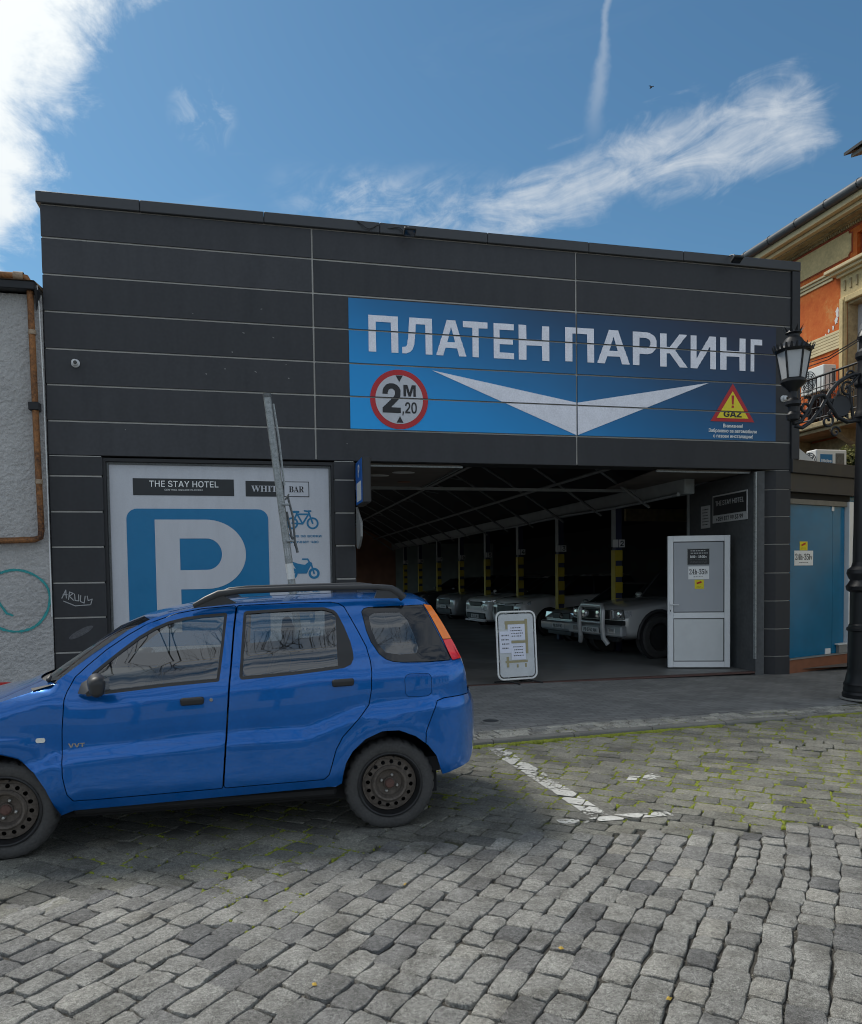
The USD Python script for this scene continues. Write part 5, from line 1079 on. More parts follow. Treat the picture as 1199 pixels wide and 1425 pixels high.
def gridded(poly, step=.04):
    """A polygon cut into a grid of small faces: (points, triangles, boundary edges)."""
    V, F, idx = [], [], {}
    def vid(p):
        k = (round(p[0], 5), round(p[1], 5))
        if k not in idx: idx[k] = len(V); V.append(p)
        return idx[k]
    for g in getattr(poly, 'geoms', [poly]):
        if g.geom_type != 'Polygon' or g.area < 1e-6: continue
        g = shapely.segmentize(g, step*.7)
        b = g.bounds; xs, ys = np.arange(math.floor(b[0]/step)*step, b[2], step), np.arange(math.floor(b[1]/step)*step, b[3], step)
        X, Y = np.meshgrid(xs, ys); cells_ = shapely.box(X.ravel(), Y.ravel(), X.ravel()+step, Y.ravel()+step)
        shapely.prepare(g); full = shapely.contains_properly(g, cells_); hit = shapely.intersects(g, cells_)
        for c, f in zip(cells_[hit], full[hit]):
            if f:
                q = [vid(p) for p in list(c.exterior.coords)[:4]]; F += [(q[0], q[1], q[2]), (q[0], q[2], q[3])]; continue
            part = g.intersection(c)
            for h_ in getattr(part, 'geoms', [part]):
                if h_.geom_type != 'Polygon' or h_.area < 1e-9: continue
                tv, tf = trimesh.creation.triangulate_polygon(h_, engine='earcut')
                ids = [vid(tuple(p)) for p in tv]
                F += [tuple(ids[i] for i in t_) for t_ in tf]
    V, F = np.array(V), np.array([t_ for t_ in F if len(set(t_)) == 3])
    a = (V[F[:, 1]]-V[F[:, 0]]); b2 = (V[F[:, 2]]-V[F[:, 0]]); neg = a[:, 0]*b2[:, 1]-a[:, 1]*b2[:, 0] < 0; F[neg] = F[neg][:, ::-1]
    E_ = np.vstack([F[:, [0, 1]], F[:, [1, 2]], F[:, [2, 0]]]); key = np.sort(E_, 1); _, inv_, cnt_ = np.unique(key, axis=0, return_inverse=True, return_counts=True)
    return V, F, E_[cnt_[inv_.ravel()] == 1]
def skin(poly, off=0., rim=.022, side=1, step=.04, th=None):
    """The polygon laid on the body side; RIM turns its edges inward. In (s, h) looked at from the left, s runs to the left."""
    V, F, B = gridded(poly, step); y = Wy(V[:, 0], V[:, 1])+off
    P = np.column_stack([V[:, 0], y*side, V[:, 1]])
    Fo = F[:, ::-1] if side > 0 else F
    if rim:
        n0 = len(P); ub = np.unique(B); m_ = {b: n0+i for i, b in enumerate(ub)}; m2 = {b: n0+len(ub)+i for i, b in enumerate(ub)}
        top = P[ub]; low = P[ub]-np.array([0, rim*side, 0]); R_ = []
        for a, b in B:
            q = [(m_[a], m_[b], m2[b]), (m_[a], m2[b], m2[a])]; R_ += q if side > 0 else [t_[::-1] for t_ in q]
        P = np.vstack([P, top, low]); Fo = np.vstack([Fo, np.array(R_)])
    return P, Fo
gapb = .006
doors = unary_union([FDOOR, RDOOR])
FUEL = rrect(-.305, -.120, .912, 1.066, .035)
SIDEB = SIDE.buffer(0)
rest = SIDEB.difference(doors.buffer(gapb)).difference(QWIN.buffer(.004)).difference(LAMP.buffer(.004))
bumper = SIDEB.intersection(BUMP); rest = rest.difference(BUMP.buffer(gapb))
for side, sfx in ((1, ''), (-1, '')):
    CW('body_side', skin(rest.difference(FUEL.buffer(.003)) if side > 0 else rest, side=side), 'car_blue', smooth=40)
    fd = CW('front_door', skin(FDOOR.difference(FWIN.buffer(.014)), side=side, rim=.03), 'car_blue', smooth=40)
    rd = CW('rear_door', skin(RDOOR.difference(RWIN.buffer(.014)), side=side, rim=.03), 'car_blue', smooth=40)
    CW('window_trim', skin(FWIN.buffer(.0145).difference(FWIN.buffer(-.004)), .001, .02, side), 'black_plastic', fd)
    CW('window_glass', skin(FWIN, -.008, 0, side, .06), 'car_glass', fd, smooth=True)
    CW('window_trim', skin(RWIN.buffer(.0145).difference(RWIN.buffer(-.004)).union(RWIN.intersection(sbox(.2, 1.0, .335, 1.53)).difference(RWIN.intersection(Polygon([(.352, 1.6), (.352, 1.3), (.39, 1.0), (2, 1), (2, 1.6)]))).buffer(-.001)), .001, .02, side), 'black_plastic', rd)
    CW('window_glass', skin(RWIN, -.008, 0, side, .06), 'car_glass', rd, smooth=True)
    CW('quarter_glass', skin(QIN, -.002, 0, side, .06), 'car_glass', smooth=True)
    CW('quarter_glass_rim', skin(QWIN.difference(QIN), .0, .012, side, .05), 'frit', smooth=True)
    am, rd_ = LAMP.intersection(sbox(-.7, 1.290, 0, 1.6)), LAMP.intersection(sbox(-.7, 1.1, 0, 1.286))
    CW('tail_lamp_amber', skin(am, .007, .02, side, .03), 'lamp_amber', smooth=True); CW('tail_lamp_red', skin(rd_, .007, .02, side, .03), 'lamp_red', smooth=True)
    CW('bumper_side', skin(bumper, .001, .03, side), 'car_blue', smooth=40)
    if side > 0: CW('fuel_flap', skin(FUEL, -.001, .015, side, .04), 'car_blue', smooth=40)
    # handles
    for nm, par, s0, h0 in (('front', fd, 1.290, .940), ('rear', rd, .307, 1.020)):
        y = float(Wy(s0, h0))*side; a = side
        CW('handle_recess', skin(rrect(s0-.072, s0+.072, h0-.045, h0+.022, .02), .0012, 0, side, .03), 'car_blue', par, smooth=True)
        CW('door_handle', ball_hull([(s0-.058, y+a*.010, h0+.018, .018), (s0+.058, y+a*.010, h0+.014, .018), (s0-.058, y+a*.006, h0+.0, .016), (s0+.058, y+a*.006, h0-.004, .016)], 2), 'black_plastic', par, smooth=True)
    y = float(Wy(1.170, .951)); CW('door_lock', lathe([(0, .006), (.011, .006), (.014, .0), (.014, -.01)], 14, (1.170, side*y, .951), (0, side, 0)), 'chrome', fd)
    y = float(Wy(2.208, .746)); CW('side_marker', skin(rrect(2.180, 2.235, .730, .760, .012), .006, .008, side, .03), 'lamp_clear', smooth=True)
    mb = ball_hull([(1.86, side*(Yb+.045), 1.105, .055), (1.83, side*(Yb+.17), 1.105, .05), (1.86, side*(Yb+.045), 1.075, .05), (1.83, side*(Yb+.17), 1.07, .045)], 2)
    mr = CW('door_mirror', mb, 'black_plastic', smooth=True)
    CW('mirror_foot', hull([(1.99, side*(Yb-.03), 1.025), (1.83, side*(Yb-.035), 1.015), (1.97, side*(Yb-.045), 1.09), (1.90, side*(Yb-.05), 1.13), (1.93, side*(Yb+.05), 1.03), (1.85, side*(Yb+.06), 1.03), (1.90, side*(Yb+.05), 1.06)]), 'black_plastic', mr)
    CW('mirror_glass', hull([(1.786, side*(Yb+d), z_) for d in (.03, .185) for z_ in (1.05, 1.135)]+[(1.80, side*(Yb+.1), 1.09)]), 'chrome', mr)
    rl_ = CW('roof_rail', [tube([(1.285, side*.605, 1.560), (1.20, side*.605, 1.605), (1.12, side*.605, 1.640), (.98, side*.605, 1.657), (.5, side*.605, 1.668), (.033, side*.605, 1.668), (-.06, side*.605, 1.655), (-.11, side*.605, 1.625), (-.150, side*.605, 1.585)], [.018, .024, .026, .022, .020, .022, .027, .030, .030], 10)], 'rail_grey', smooth=True)
    for ft in (hull([(1.30, side*.59, 1.545), (1.30, side*.62, 1.545), (1.0, side*.59, 1.575), (1.0, side*.62, 1.575), (1.10, side*.59, 1.635), (1.10, side*.62, 1.635), (1.2, side*.605, 1.605)]), hull([(-.16, side*.585, 1.585), (-.16, side*.625, 1.585), (.06, side*.585, 1.59), (.06, side*.625, 1.59), (-.06, side*.59, 1.66), (-.06, side*.62, 1.66), (.03, side*.605, 1.668)])): CW('rail_foot', ft, 'rail_grey', rl_, smooth=30)
    for A in (RARCH[1:-2], FARCH[1:-1]):
        V = np.array([(q[0], side*yy, q[1]) for q in A for yy in (.815, .45)]); k = len(A)
        CW('wheel_housing', (V, np.array([t_ for i in range(k-1) for t_ in ((2*i, 2*i+1, 2*i+3), (2*i, 2*i+3, 2*i+2))])), 'car_under', smooth=True)
tp = affinity.scale(text_poly('VVT', .026, 800, width=.098, left=(0, 0)), -1, 1, origin=(0, 0)); tp = affinity.translate(tp, 2.047, .690)
CW('badge', skin(tp, .003, .003, 1, .02), 'chrome')
def strip(sec, mat, name, n=15, crown=.03, push=0., power=2., smooth=True, **k):
    """A surface that spans the car between two side lines; SEC: [(s, half width, h)], crown lifts and push shifts the middle."""
    u = np.linspace(-1, 1, n); V = []
    for i, (s, y, h) in enumerate(sec):
        cw = crown[i] if np.ndim(crown) else crown; pw = push[i] if np.ndim(push) else push
        V.append(np.column_stack([s+pw*(1-np.abs(u)**power), y*u, h+cw*(1-np.abs(u)**power)]))
    V = np.vstack(V); F = []
    for i in range(len(sec)-1):
        for q in range(n-1):
            a, b, c, d = i*n+q, i*n+q+1, (i+1)*n+q+1, (i+1)*n+q; F += [(a, b, c), (a, c, d)]
    return CW(name, (V, np.array(F)), mat, smooth=smooth, **k)
def edge_line(pts): return [(s, float(Wy(s, h)), h) for s, h in pts]
roof = edge_line([(1.568, 1.478), (1.449, 1.515), (1.26, 1.548), (1.013, 1.566), (.761, 1.575), (.33, 1.585), (-.086, 1.583), (-.25, 1.577), (-.313, 1.55)])
strip(roof, 'car_blue', 'roof', 21, [.018, .026, .032, .034, .035, .036, .036, .034, .026], [.10, .05, .02, 0, 0, 0, -.01, -.03, -.05], 2.6)
tail = edge_line([(-.313, 1.55), (-.356, 1.493), (-.437, 1.359), (-.556, 1.137)])
strip(edge_line([(-.313, 1.55), (-.356, 1.493)]), 'car_blue', 'tailgate_top', 15, .02, -.06, 3)
strip(edge_line([(-.356, 1.493), (-.437, 1.359), (-.556, 1.137)]), 'dark_glass', 'rear_window', 15, 0, -.07, 3)
strip(edge_line([(-.556, 1.137), (-.586, 1.036), (-.600, .906)]), 'car_blue', 'tailgate', 15, 0, -.07, 3)
strip(edge_line([(-.600, .906), (-.640, .801), (-.649, .625), (-.630, .446), (-.601, .402)]), 'car_blue', 'rear_bumper', 15, 0, -.09, 3)
strip([(2.145, .70, 1.088), (1.923, .655, 1.262), (1.71, .61, 1.408), (1.568, .575, 1.478)], 'car_glass', 'windscreen', 15, [.0, .0, .01, .018], [.17, .15, .13, .10], 2.2)
strip([(2.27, .72, 1.048), (2.145, .71, 1.082)], 'black_plastic', 'cowl', 15, [.012, -.0], [.13, .17], 2.2)
strip(edge_line([(2.145, 1.086), (2.26, 1.045), (2.438, .992), (2.7, .945), (2.92, .88), (3.06, .79)]), 'car_blue', 'bonnet', 19, [.0, .022, .020, .018, .018, .01], [.22, .16, .12, .10, .10, .10], 2.4)
strip(edge_line([(3.06, .79), (3.12, .66), (3.13, .46), (3.08, .33)]), 'car_blue', 'front_bumper', 15, 0, .12, 2.4)
for sd in (-1, 1): CW('headlamp', ball_hull([(3.02, sd*.58, .74, .07), (3.10, sd*.48, .72, .06), (3.02, sd*.62, .68, .06), (3.11, sd*.48, .67, .06)]), 'headlamp')
CW('grille', bx(3.18, 3.24, -.34, .34, .64, .76, .02), 'black_plastic'); CW('plate', bx(3.25, 3.262, -.26, .26, .42, .53), 'plate_white')
CW('wiper', [tube([(2.20, .52, 1.095), (2.16, .50, 1.115), (2.14, .2, 1.13), (2.22, -.2, 1.14)], .010, 5), ball_hull([(2.205, .60, 1.10, .016), (2.20, .58, 1.115, .012)])], 'black_plastic')
CW('sill', bx(.36, 2.05, -.76, .76, .24, .31, .02), 'car_under', smooth=False); CW('underbody', bx(-.36, 3.0, -.66, .66, .20, .36), 'car_under')
CW('exhaust', tube([(-.60, -.45, .36), (-.3, -.45, .36), (0, -.40, .36)], .022, 8), 'galv_dark')
CW('rear_axle', tube([(0, -.7, .30), (0, .7, .30)], .045, 8), 'car_under')
# inside
CW('cabin_floor', bx(-.5, 2.1, -.70, .70, .36, .46), 'seat_cloth'); CW('load_cover', bx(-.45, .02, -.62, .62, .95, .98), 'seat_cloth')
CW('dashboard', ball_hull([(1.75, yy, z_, .08) for yy in (-.60, .60) for z_ in (.72, .95)]+[(2.05, yy, .98, .05) for yy in (-.58, .58)]), 'seat_cloth', smooth=True)
for yy, nm in ((.36, 'driver'), (-.36, 'passenger')):
    st_ = CW('front_seat', ball_hull([(1.30, yy-.2, .60, .08), (1.30, yy+.2, .60, .08), (.85, yy-.2, .58, .09), (.85, yy+.2, .58, .09)]), 'seat_cloth', smooth=True)
    CW('seat_back', ball_hull([(.85, yy-.19, .66, .08), (.85, yy+.19, .66, .08), (.70, yy-.15, 1.16, .055), (.70, yy+.15, 1.16, .055)], 2), 'seat_cloth', st_, smooth=True)
    CW('head_rest', ball_hull([(.66, yy-.085, 1.30, .045), (.66, yy+.085, 1.30, .045), (.655, yy-.07, 1.38, .04), (.655, yy+.07, 1.38, .04)], 2), 'seat_cloth', st_, smooth=True)
CW('rear_seat', ball_hull([(.05, yy, z_, .07) for yy in (-.58, .58) for z_ in (.6, 1.05)]+[(.4, yy, .58, .08) for yy in (-.58, .58)]), 'seat_cloth', smooth=True)
aa = np.linspace(0, 2*math.pi, 22, endpoint=False)
swc, su, sv = np.array([1.60, .36, 1.02]), np.array([0, 1., 0]), unit((-.45, 0, .9))
sw = CW('steering_wheel', tube([swc+.18*(math.cos(a)*su+math.sin(a)*sv) for a in aa], .014, 6, close=True), 'black_plastic', smooth=True)
CW('steering_hub', [tube([swc-.17*su, swc+.17*su], .018, 6), tube([swc, swc-.17*sv], .018, 6), ball_hull([(*swc, .055)])], 'black_plastic', sw)
CW('rear_view_mirror', bx(1.50, 1.53, -.10, .10, 1.38, 1.44, .01), 'black_plastic')
# wheels
def wheel(cx_, side, steer=0.):
    R, yo = .316, .80
    n = 120; prof = [(.212, -.175), (.25, -.182), (.285, -.172), (.306, -.15), (.314, -.12), (.316, -.09), (.316, -.05), (.312, -.028), (.300, -.012), (.280, -.002), (.258, .000), (.236, -.004), (.222, -.010), (.212, -.022)]
    t = lathe(prof, n, (0, 0, 0)); V = np.array(t.vertices).reshape(len(prof), n, 3)
    for i, (r, z_) in enumerate(prof):
        if r > .300:
            a = np.arange(n); gr_ = ((a % 4) < 1)*.010+((a+2*i) % 5 == 0)*.003; V[i, :, :2] *= (1-gr_/r)[:, None]
    if side > 0: T = np.array([[1, 0, 0], [0, 0, 1], [0, 1, 0]])
    else: T = np.array([[1, 0, 0], [0, 0, -1], [0, 1, 0]])
    def put(m_):
        v = np.array(as_tm(m_).vertices); v = np.column_stack([v[:, 0], v[:, 2]*side, v[:, 1]]); v += np.array([cx_, yo*side, .306]); return trimesh.Trimesh(v, np.array(as_tm(m_).faces)[:, ::-1] if side > 0 else np.array(as_tm(m_).faces), process=False)
    w_ = CW('wheel', put(trimesh.Trimesh(V.reshape(-1, 3), t.faces, process=False)), 'rubber', smooth=35)
    CW('rim_barrel', put(lathe([(.222, -.012), (.224, -.004), (.216, -.001), (.209, -.006), (.205, -.030), (.196, -.040), (.190, -.075), (.185, -.16), (.0, -.165)], 40)), 'wheel_black', w_, smooth=35)
    d = Point(0, 0).buffer(.188, quad_segs=16)
    for k in range(16): a = k/16*6.283+.1; d = d.difference(Point(.151*math.cos(a), .151*math.sin(a)).buffer(.0145, quad_segs=4))
    d = d.difference(Point(0, 0).buffer(.128, quad_segs=10))
    m_ = trimesh.creation.extrude_polygon(d, .006, engine='earcut'); v = np.array(m_.vertices); rr_ = np.hypot(v[:, 0], v[:, 1]); v[:, 2] += -.050-.012*(np.clip(rr_-.150, 0, 1)/.04); m_ = trimesh.Trimesh(v, m_.faces, process=False)
    CW('rim_disc', put(m_), 'wheel_rust', w_, smooth=30)
    CW('rim_dish', put(lathe([(.129, -.050), (.127, -.036), (.116, -.026), (.104, -.030), (.092, -.050), (.086, -.066), (.040, -.070), (.038, -.052), (0, -.050)], 32)), 'wheel_rust', w_, smooth=30)
    CW('hub_cap', put(lathe([(.034, -.052), (.033, -.038), (.026, -.032), (.014, -.031), (0, -.029)], 16)), 'hub_rust', w_, smooth=30)
    for k in range(4):
        a = .35+k*1.5708; CW('wheel_bolt', put(lathe([(.011, -.072), (.011, -.052), (.006, -.048), (0, -.048)], 6, (.058*math.cos(a), .058*math.sin(a), 0))), 'bolt', w_)
    CW('valve', put(lathe([(.005, -.06), (.005, -.02), (0, -.018)], 6, (-.03, .185, 0))), 'black_plastic', w_)
for cx_ in (-.006, 2.438):
    for side in (1, -1): wheel(cx_, side)
rb = thing('red_barrier', 'low red barrier rail just showing behind the blue bonnet at the left edge', 'barrier', (-3.4, 8.6, 0))
obj('rail', hull([(-4.6, 8.58, .42), (-4.6, 8.62, .42), (-4.6, 8.58, .62), (-4.6, 8.62, .62), (-2.44, 8.58, .52), (-2.44, 8.62, .52), (-2.30, 8.6, .60), (-2.50, 8.58, .635), (-2.50, 8.62, .635)]), 'red_car', rb)
for x in (-4.3, -2.95): obj('post', bx(x-.03, x+.03, 8.57, 8.63, -.02, .48), 'black_plastic', rb); obj('foot', bx(x-.06, x+.06, 8.4, 8.8, 0, .04, .01), 'black_plastic', rb)

# ------------------------------------------------------------------ the cars parked inside the garage (noses to the aisle)
def loft(secs):
    """Rings of equal length joined into a closed skin."""
    k = len(secs[0]); V = np.vstack(secs); F = []
    for i in range(len(secs)-1):
        for q in range(k):
            a, b, c, d = i*k+q, i*k+(q+1) % k, (i+1)*k+(q+1) % k, (i+1)*k+q; F += [(a, b, c), (a, c, d)]
    n = len(V); V = np.vstack([V, secs[0].mean(0), secs[-1].mean(0)])
    for q in range(k): F += [(n, (q+1) % k, q), (n+1, (len(secs)-1)*k+q, (len(secs)-1)*k+(q+1) % k)]
    return trimesh.Trimesh(V, np.array(F), process=False)
def sect(x, w, zb, zt, rt=.10, rb=.08, crown=.03, belt=None):
    zm = belt or (zb+(zt-zb)*.55)
    p = [(0, zb), (w*.7, zb), (w-.03, zb+rb), (w, zb+rb*2.2), (w+.012, zm), (w-.015, zt-rt), (w-.05, zt-rt*.35), (w-.14, zt), (w*.5, zt+crown*.8), (0, zt+crown)]
    p = p+[(-y, z) for y, z in p[-2:0:-1]]
    return np.array([(x, y, z) for y, z in p])
def gcar(label, Xf, Yc, body, spec):
    t = thing('garage_car', label, 'car', (Xf, Yc, 0), math.pi+math.radians(spec.get('turn', 9)), 'cars parked inside the garage' if False else None)
    C = lambda n, m_, mat, parent=None, **k: obj(n, m_, mat, parent or t, local=True, **k)
    L, w, hood, roofh, gc = spec['L'], spec['w'], spec['hood'], spec['roof'], spec.get('gc', .22)
    nb = spec.get('nose', .16)
    S = [sect(-.0, w*.80, gc+.12, hood-.16-nb, .06), sect(-.035, w*.90, gc+.04, hood-.08-nb*.8, .08), sect(-.14, w*.965, gc, hood-.045-nb*.4, .09), sect(-.38, w*.99, gc-.02, hood-.02-nb*.12, .09), sect(-.9, w, gc-.02, hood+.02, .09), sect(-1.25, w, gc-.02, hood+.05, .08), sect(-2.2, w, gc-.02, hood+.07, .08), sect(-L+.5, w, gc-.02, hood+.09, .08), sect(-L+.08, w*.95, gc+.02, hood+.04, .1), sect(-L, w*.85, gc+.1, hood-.1, .1)]
    bd_ = C('body', loft(S), body, smooth=50)
    x0, x1 = -spec.get('scr', 1.15), -L+spec.get('tail', .35)
    zb, wt = hood+.02, w-.21
    glass = hull([(x0, s*(w-.07), zb) for s in (-1, 1)]+[(x1+.0, s*(w-.08), zb) for s in (-1, 1)]+[(x0-spec.get('rake', .75), s*wt, roofh-.05) for s in (-1, 1)]+[(x1-.0+.35, s*wt, roofh-.05) for s in (-1, 1)])
    C('cabin_glass', glass, 'dark_glass', smooth=False)
    rf_ = [(x0-spec.get('rake', .75)-.02, s*(wt+.005), roofh-.055) for s in (-1, 1)]+[(x1+.33, s*(wt+.005), roofh-.055) for s in (-1, 1)]+[(x0-spec.get('rake', .75)-.25, s*(wt-.12), roofh) for s in (-1, 1)]+[(x1+.5, s*(wt-.12), roofh) for s in (-1, 1)]
    C('roof', hull(rf_), body, smooth=20)
    for s in (-1, 1):
        C('windscreen_pillar', tube([(x0-.0, s*(w-.07), zb), (x0-spec.get('rake', .75), s*(wt+.0), roofh-.05)], .022, 6), spec.get('pillar', 'dark_car'))
        C('side_pillar', tube([(x0-1.25, s*(w-.07), zb), (x0-1.30, s*(wt+.005), roofh-.05)], .022, 6), 'dark_car')
        C('mirror', ball_hull([(x0-.12, s*(w+.06), hood+.10, .06), (x0-.14, s*(w+.15), hood+.11, .055)]), spec.get('mirror', body), smooth=True)
    R = spec.get('R', .33)
    for xc in (-spec.get('fo', .82), -L+.80):
        for s in (-1, 1):
            C('wheel_arch', lathe([(0, -.02), (R+.055, -.02), (R+.06, .012), (R+.03, .016), (0, .016)], 26, (xc, s*w, R), (0, s, 0)), 'car_under', smooth=30)
            wl = C('wheel', lathe([(R*.62, .02), (R*.66, .045), (R*.93, .05), (R, .02), (R, -.19), (0, -.19)], 26, (xc, s*w, R), (0, s, 0)), 'rubber', smooth=35)
            C('rim', lathe([(0, .028), (R*.15, .03), (R*.25, .018), (R*.55, .016), (R*.62, .04), (R*.64, .02)], 20, (xc, s*w, R), (0, s, 0)), spec.get('rim', 'galv_dark'), wl, smooth=30)
    return t, C, w, hood
PL = Frame((0, 0, 0), (0, 1, 0), (0, 0, 1))       # local: out of the nose is +x
def front(C, w, x, parts, parent=None):
    for nm, mat, y0, y1, z0, z1, dx, b in parts: C(nm, bx(x-.05, x+dx, y0, y1, z0, z1, b), mat, smooth=False)
def plate(C, x, z, txt):
    p = C('number_plate', bx(x-.01, x+.006, -.26, .26, z-.055, z+.055, .004), 'plate_white')
    C('plate_text', PL.slab(text_poly(txt, .07, 600, width=.40, center=(0, z-.035)), x+.007, x+.009), 'ink', p)
# the jeep with the bull bar
t, C, w, hd_ = gcar('silver off-road car with a bull bar parked nearest the white door', 6.64, 13.79, 'silver_paint', dict(L=4.6, w=.86, hood=1.07, roof=1.76, gc=.38, R=.415, scr=1.75, rake=.5, nose=.05, fo=.80, rim='wheel_black', turn=12))
front(C, w, .0, [('grille', 'black_plastic', -.42, .42, .76, .94, .035, .01), ('bumper', 'grey_car', -.84, .84, .44, .66, .10, .03), ('bumper_gap', 'car_under', -.80, .80, .66, .745, .03, .01), ('lower_valance', 'car_under', -.70, .70, .34, .44, .06, .02)])
for s in (-1, 1):
    hl_ = C('headlamp', hull([(-.02, s*.46, .77), (-.02, s*.46, .94), (.02, s*.48, .785), (.02, s*.48, .925), (-.01, s*.78, .785), (-.01, s*.78, .94), (-.16, s*.83, .80), (-.16, s*.83, .93)]), 'headlamp', smooth=False)
    C('headlamp_rim', [tube([(.025, s*.455, .77), (.025, s*.455, .94), (.0, s*.78, .95), (-.02, s*.80, .78)], .014, 5, close=True)], 'chrome', hl_)
    C('headlamp_bulb', lathe([(0, .03), (.05, .025), (.062, 0)], 14, (.005, s*.68, .86), (1, 0, 0)), 'chrome', hl_)
    C('fog_lamp', bx(.08, .112, min(s*.45, s*.66), max(s*.45, s*.66), .51, .60, .01), 'headlamp')
    C('wheel_flare', tube([(-.80+.505*math.cos(a), s*(w+.01), .415+.505*math.sin(a)) for a in np.linspace(-.05, 3.2, 14)], .035, 6), 'black_plastic', smooth=True)
C('bull_bar', [tube([(.13, -.36, .40), (.16, -.36, .60), (.15, -.36, .92), (.12, -.31, 1.03), (.12, .31, 1.03), (.15, .36, .92), (.16, .36, .60), (.13, .36, .40), (.08, .44, .28)], .05, 10), tube([(.15, -.36, .70), (.15, .36, .70)], .026, 8), tube([(.08, -.44, .28), (.13, -.36, .40)], .05, 8)], 'silver_paint', smooth=True)
for s in (-1, 1): C('spot_lamp', lathe([(0, .05), (.065, .045), (.078, .02), (.07, -.04), (.02, -.06)], 16, (.13, s*.22, .86), (1, 0, 0)), 'headlamp', smooth=30)
plate(C, .172, .55, 'PB 0742 AM')
# the small hatchback
t, C, w, hd_ = gcar('small dark silver hatchback parked between the jeep and the white cars', 6.98, 16.35, 'grey_car', dict(L=3.9, w=.82, hood=.84, roof=1.42, gc=.20, R=.29, scr=1.15, rake=.8, nose=.05))
front(C, w, .0, [('grille', 'black_plastic', -.36, .36, .60, .74, .02, .01), ('bumper', 'grey_car', -.80, .80, .34, .56, .10, .04), ('lower_intake', 'black_plastic', -.5, .5, .24, .33, .07, .01)])
C('round_badge', lathe([(.05, 0), (.062, .008), (.074, 0)], 18, (.025, 0, .67), (1, 0, 0)), 'chrome'); C('badge_mark', PL.slab(unary_union([stroke([(-.045, .70), (-.015, .635), (0, .675), (.015, .635), (.045, .70)], .012)]), .022, .03), 'chrome')
for s in (-1, 1): C('headlamp', hull([(.015, s*.38, .605), (.015, s*.38, .745), (0, s*.72, .62), (-.02, s*.72, .75), (-.14, s*.79, .64), (-.14, s*.79, .74)]), 'headlamp', smooth=False)
plate(C, .106, .45, 'PB 2519 KC')
# two white cars
t, C, w, hd_ = gcar('white hatchback with slim headlamps parked beside the small hatchback', 6.72, 19.6, 'white_car', dict(L=4.3, w=.92, hood=1.02, roof=1.62, gc=.24, R=.35, scr=1.05, rake=.85, nose=.10, mirror='black_plastic'))
front(C, w, .0, [('grille', 'black_plastic', -.46, .46, .58, .80, .025, .02), ('lower_intake', 'black_plastic', -.60, .60, .30, .44, .02, .02), ('skid_strip', 'galv', -.45, .45, .26, .30, .04, .01)])
for s in (-1, 1):
    C('headlamp', hull([(.0, s*.50, .78), (.0, s*.50, .84), (-.10, s*.84, .82), (-.28, s*.91, .92), (-.28, s*.91, .84)]), 'headlamp', smooth=False)
    C('fog_housing', hull([(.03, s*.58, .56), (.03, s*.56, .72), (-.02, s*.80, .58), (-.02, s*.80, .74), (.0, s*.7, .52)]), 'black_plastic', smooth=False)
    C('chrome_strip', tube([(.035, s*.05, .83), (.01, s*.50, .86), (-.08, s*.82, .88)], .012, 5), 'chrome')
plate(C, .035, .50, 'CB 8056 TX')
t, C, w, hd_ = gcar('second white car with a curved nose half hidden by its white neighbour', 6.75, 22.5, 'white_car', dict(L=4.2, w=.90, hood=.98, roof=1.56, gc=.20, R=.34, scr=1.05, rake=.85, nose=.10))
front(C, w, .0, [('grille', 'black_plastic', -.40, .40, .66, .80, .02, .02), ('lower_intake', 'black_plastic', -.66, .66, .28, .46, .03, .03), ('lip', 'white_car', -.7, .7, .2, .26, .06, .02)])
for s in (-1, 1):
    C('headlamp', hull([(.01, s*.42, .70), (.01, s*.42, .82), (-.06, s*.78, .70), (-.08, s*.80, .84), (-.26, s*.89, .86), (-.24, s*.89, .76)]), 'headlamp', smooth=False)
    C('lamp_strip', tube([(.04, s*.50, .70), (.03, s*.56, .56), (-.02, s*.76, .54)], .014, 5), 'chrome')
plate(C, .045, .36, 'PB 6371 BH')
t, C, w, hd_ = gcar('dark grey car parked deep inside the garage beyond the white cars', 6.6, 25.9, 'grey_car', dict(L=4.3, w=.90, hood=.98, roof=1.6, gc=.22, R=.35, scr=1.05, rake=.8, nose=.08))
front(C, w, .0, [('grille', 'black_plastic', -.5, .5, .6, .78, .02, .02), ('lower_intake', 'black_plastic', -.6, .6, .28, .46, .03, .02)])
for s in (-1, 1): C('headlamp', hull([(.0, s*.5, .70), (.0, s*.5, .82), (-.10, s*.82, .72), (-.26, s*.89, .86), (-.24, s*.89, .78)]), 'headlamp', smooth=False)
plate(C, .04, .52, 'PB 1930 PP')
t, C, w, hd_ = gcar('black car barely visible at the far end of the dark garage', 6.6, 30.6, 'dark_car', dict(L=4.2, w=.88, hood=.96, roof=1.5, gc=.2, R=.33))
front(C, w, .0, [('grille', 'black_plastic', -.4, .4, .6, .76, .02, .02)])
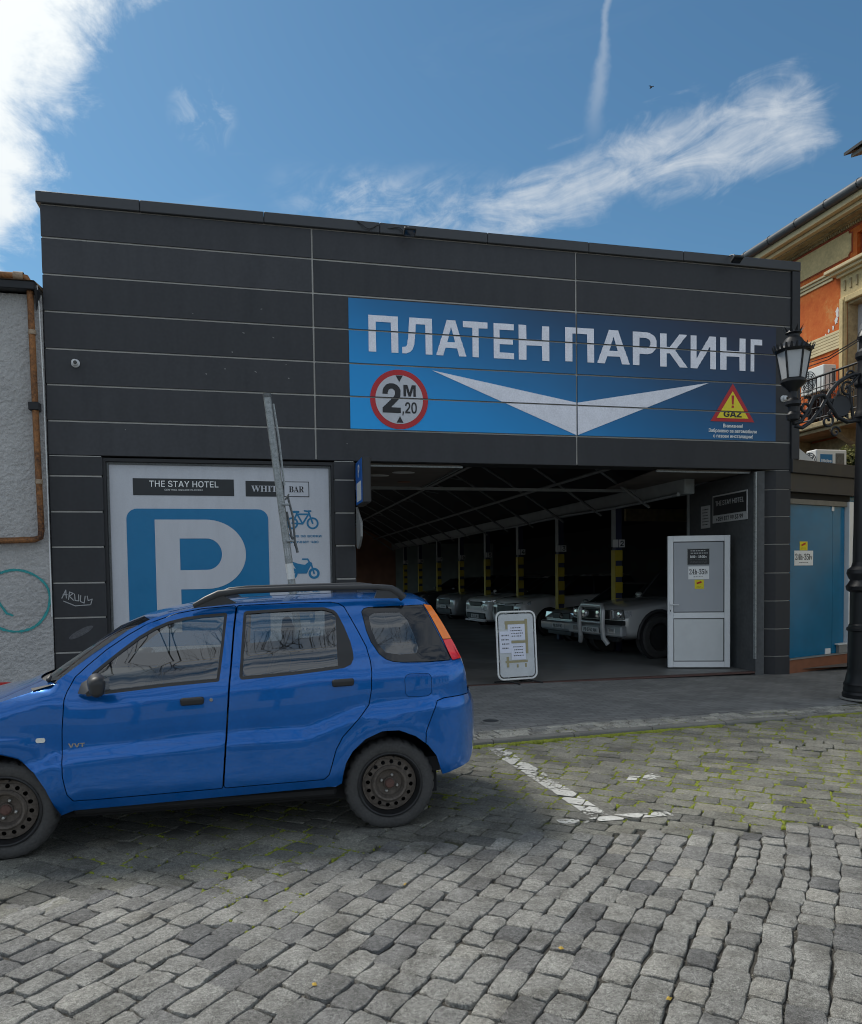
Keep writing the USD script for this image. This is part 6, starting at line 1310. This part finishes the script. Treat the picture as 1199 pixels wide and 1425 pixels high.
for s in (-1, 1): C('headlamp', hull([(.0, s*.5, .68), (.0, s*.5, .80), (-.10, s*.80, .70), (-.26, s*.87, .82)]), 'headlamp', smooth=False)

# ------------------------------------------------------------------ the far side of the street, which the car's panes and paint mirror
fr_ = thing('street_house', 'long low pale house front on the far side of the street behind the viewer', 'house', (0, -17, -.1))
obj('wall', bx(-30, 30, -22, -17, -.2, 3.2), 'skyline_wall', fr_)
for k in range(18): obj('window', bx(-27+k*3.2, -25.8+k*3.2, -17.0, -16.97, 1.0, 2.7), 'dark_glass', fr_)
obj('roof', hull([(-30.4, -16.6, 3.21), (30.4, -16.6, 3.21), (-30.4, -22.4, 3.21), (30.4, -22.4, 3.21), (-30, -19.5, 4.4), (30, -19.5, 4.4)]), 'rust', fr_)
def bare_tree(x, y, h, seed, label):
    g = np.random.default_rng(seed); t = thing('bare_tree', label, 'tree', (x, y, -.1)); limbs = []
    def grow(p, d, l, r, depth):
        pts = [p]
        for k in range(3): d = unit(d+g.normal(0, .10, 3)); pts.append(pts[-1]+d*l/3)
        limbs.append((depth, tube(pts, np.linspace(r, r*.62, 4), 6 if depth < 2 else 4)))
        if depth < 6:
            for k in range(3 if depth < 5 else 2):
                a = g.uniform(0, 6.28); s = g.uniform(.35, .75); u_ = unit(np.cross(d, g.normal(0, 1, 3))); grow(pts[-1] if k else pts[2], unit(d*math.cos(s)+u_*math.sin(s)+np.array([0, 0, .12])), l*g.uniform(.62, .82), r*.58, depth+1)
    grow(np.array([x, y, -.12]), np.array([0, 0, 1.]), h*.30, .10, 0)
    obj('trunk', limbs[0][1], 'bark', t, smooth=True); obj('crown', [m_ for d, m_ in limbs[1:]], 'bark', t, smooth=True)
for k, (x, y, h, wh) in enumerate([(-3.6, -8., 12.5, 'first from the left'), (-.4, -8.8, 12., 'second from the left'), (3.4, -9.5, 12.5, 'third from the left'), (-8.6, -9., 12.5, 'standing apart at the far left')]):
    bare_tree(x, y, h, k+1, 'bare branching tree across the street, '+wh)
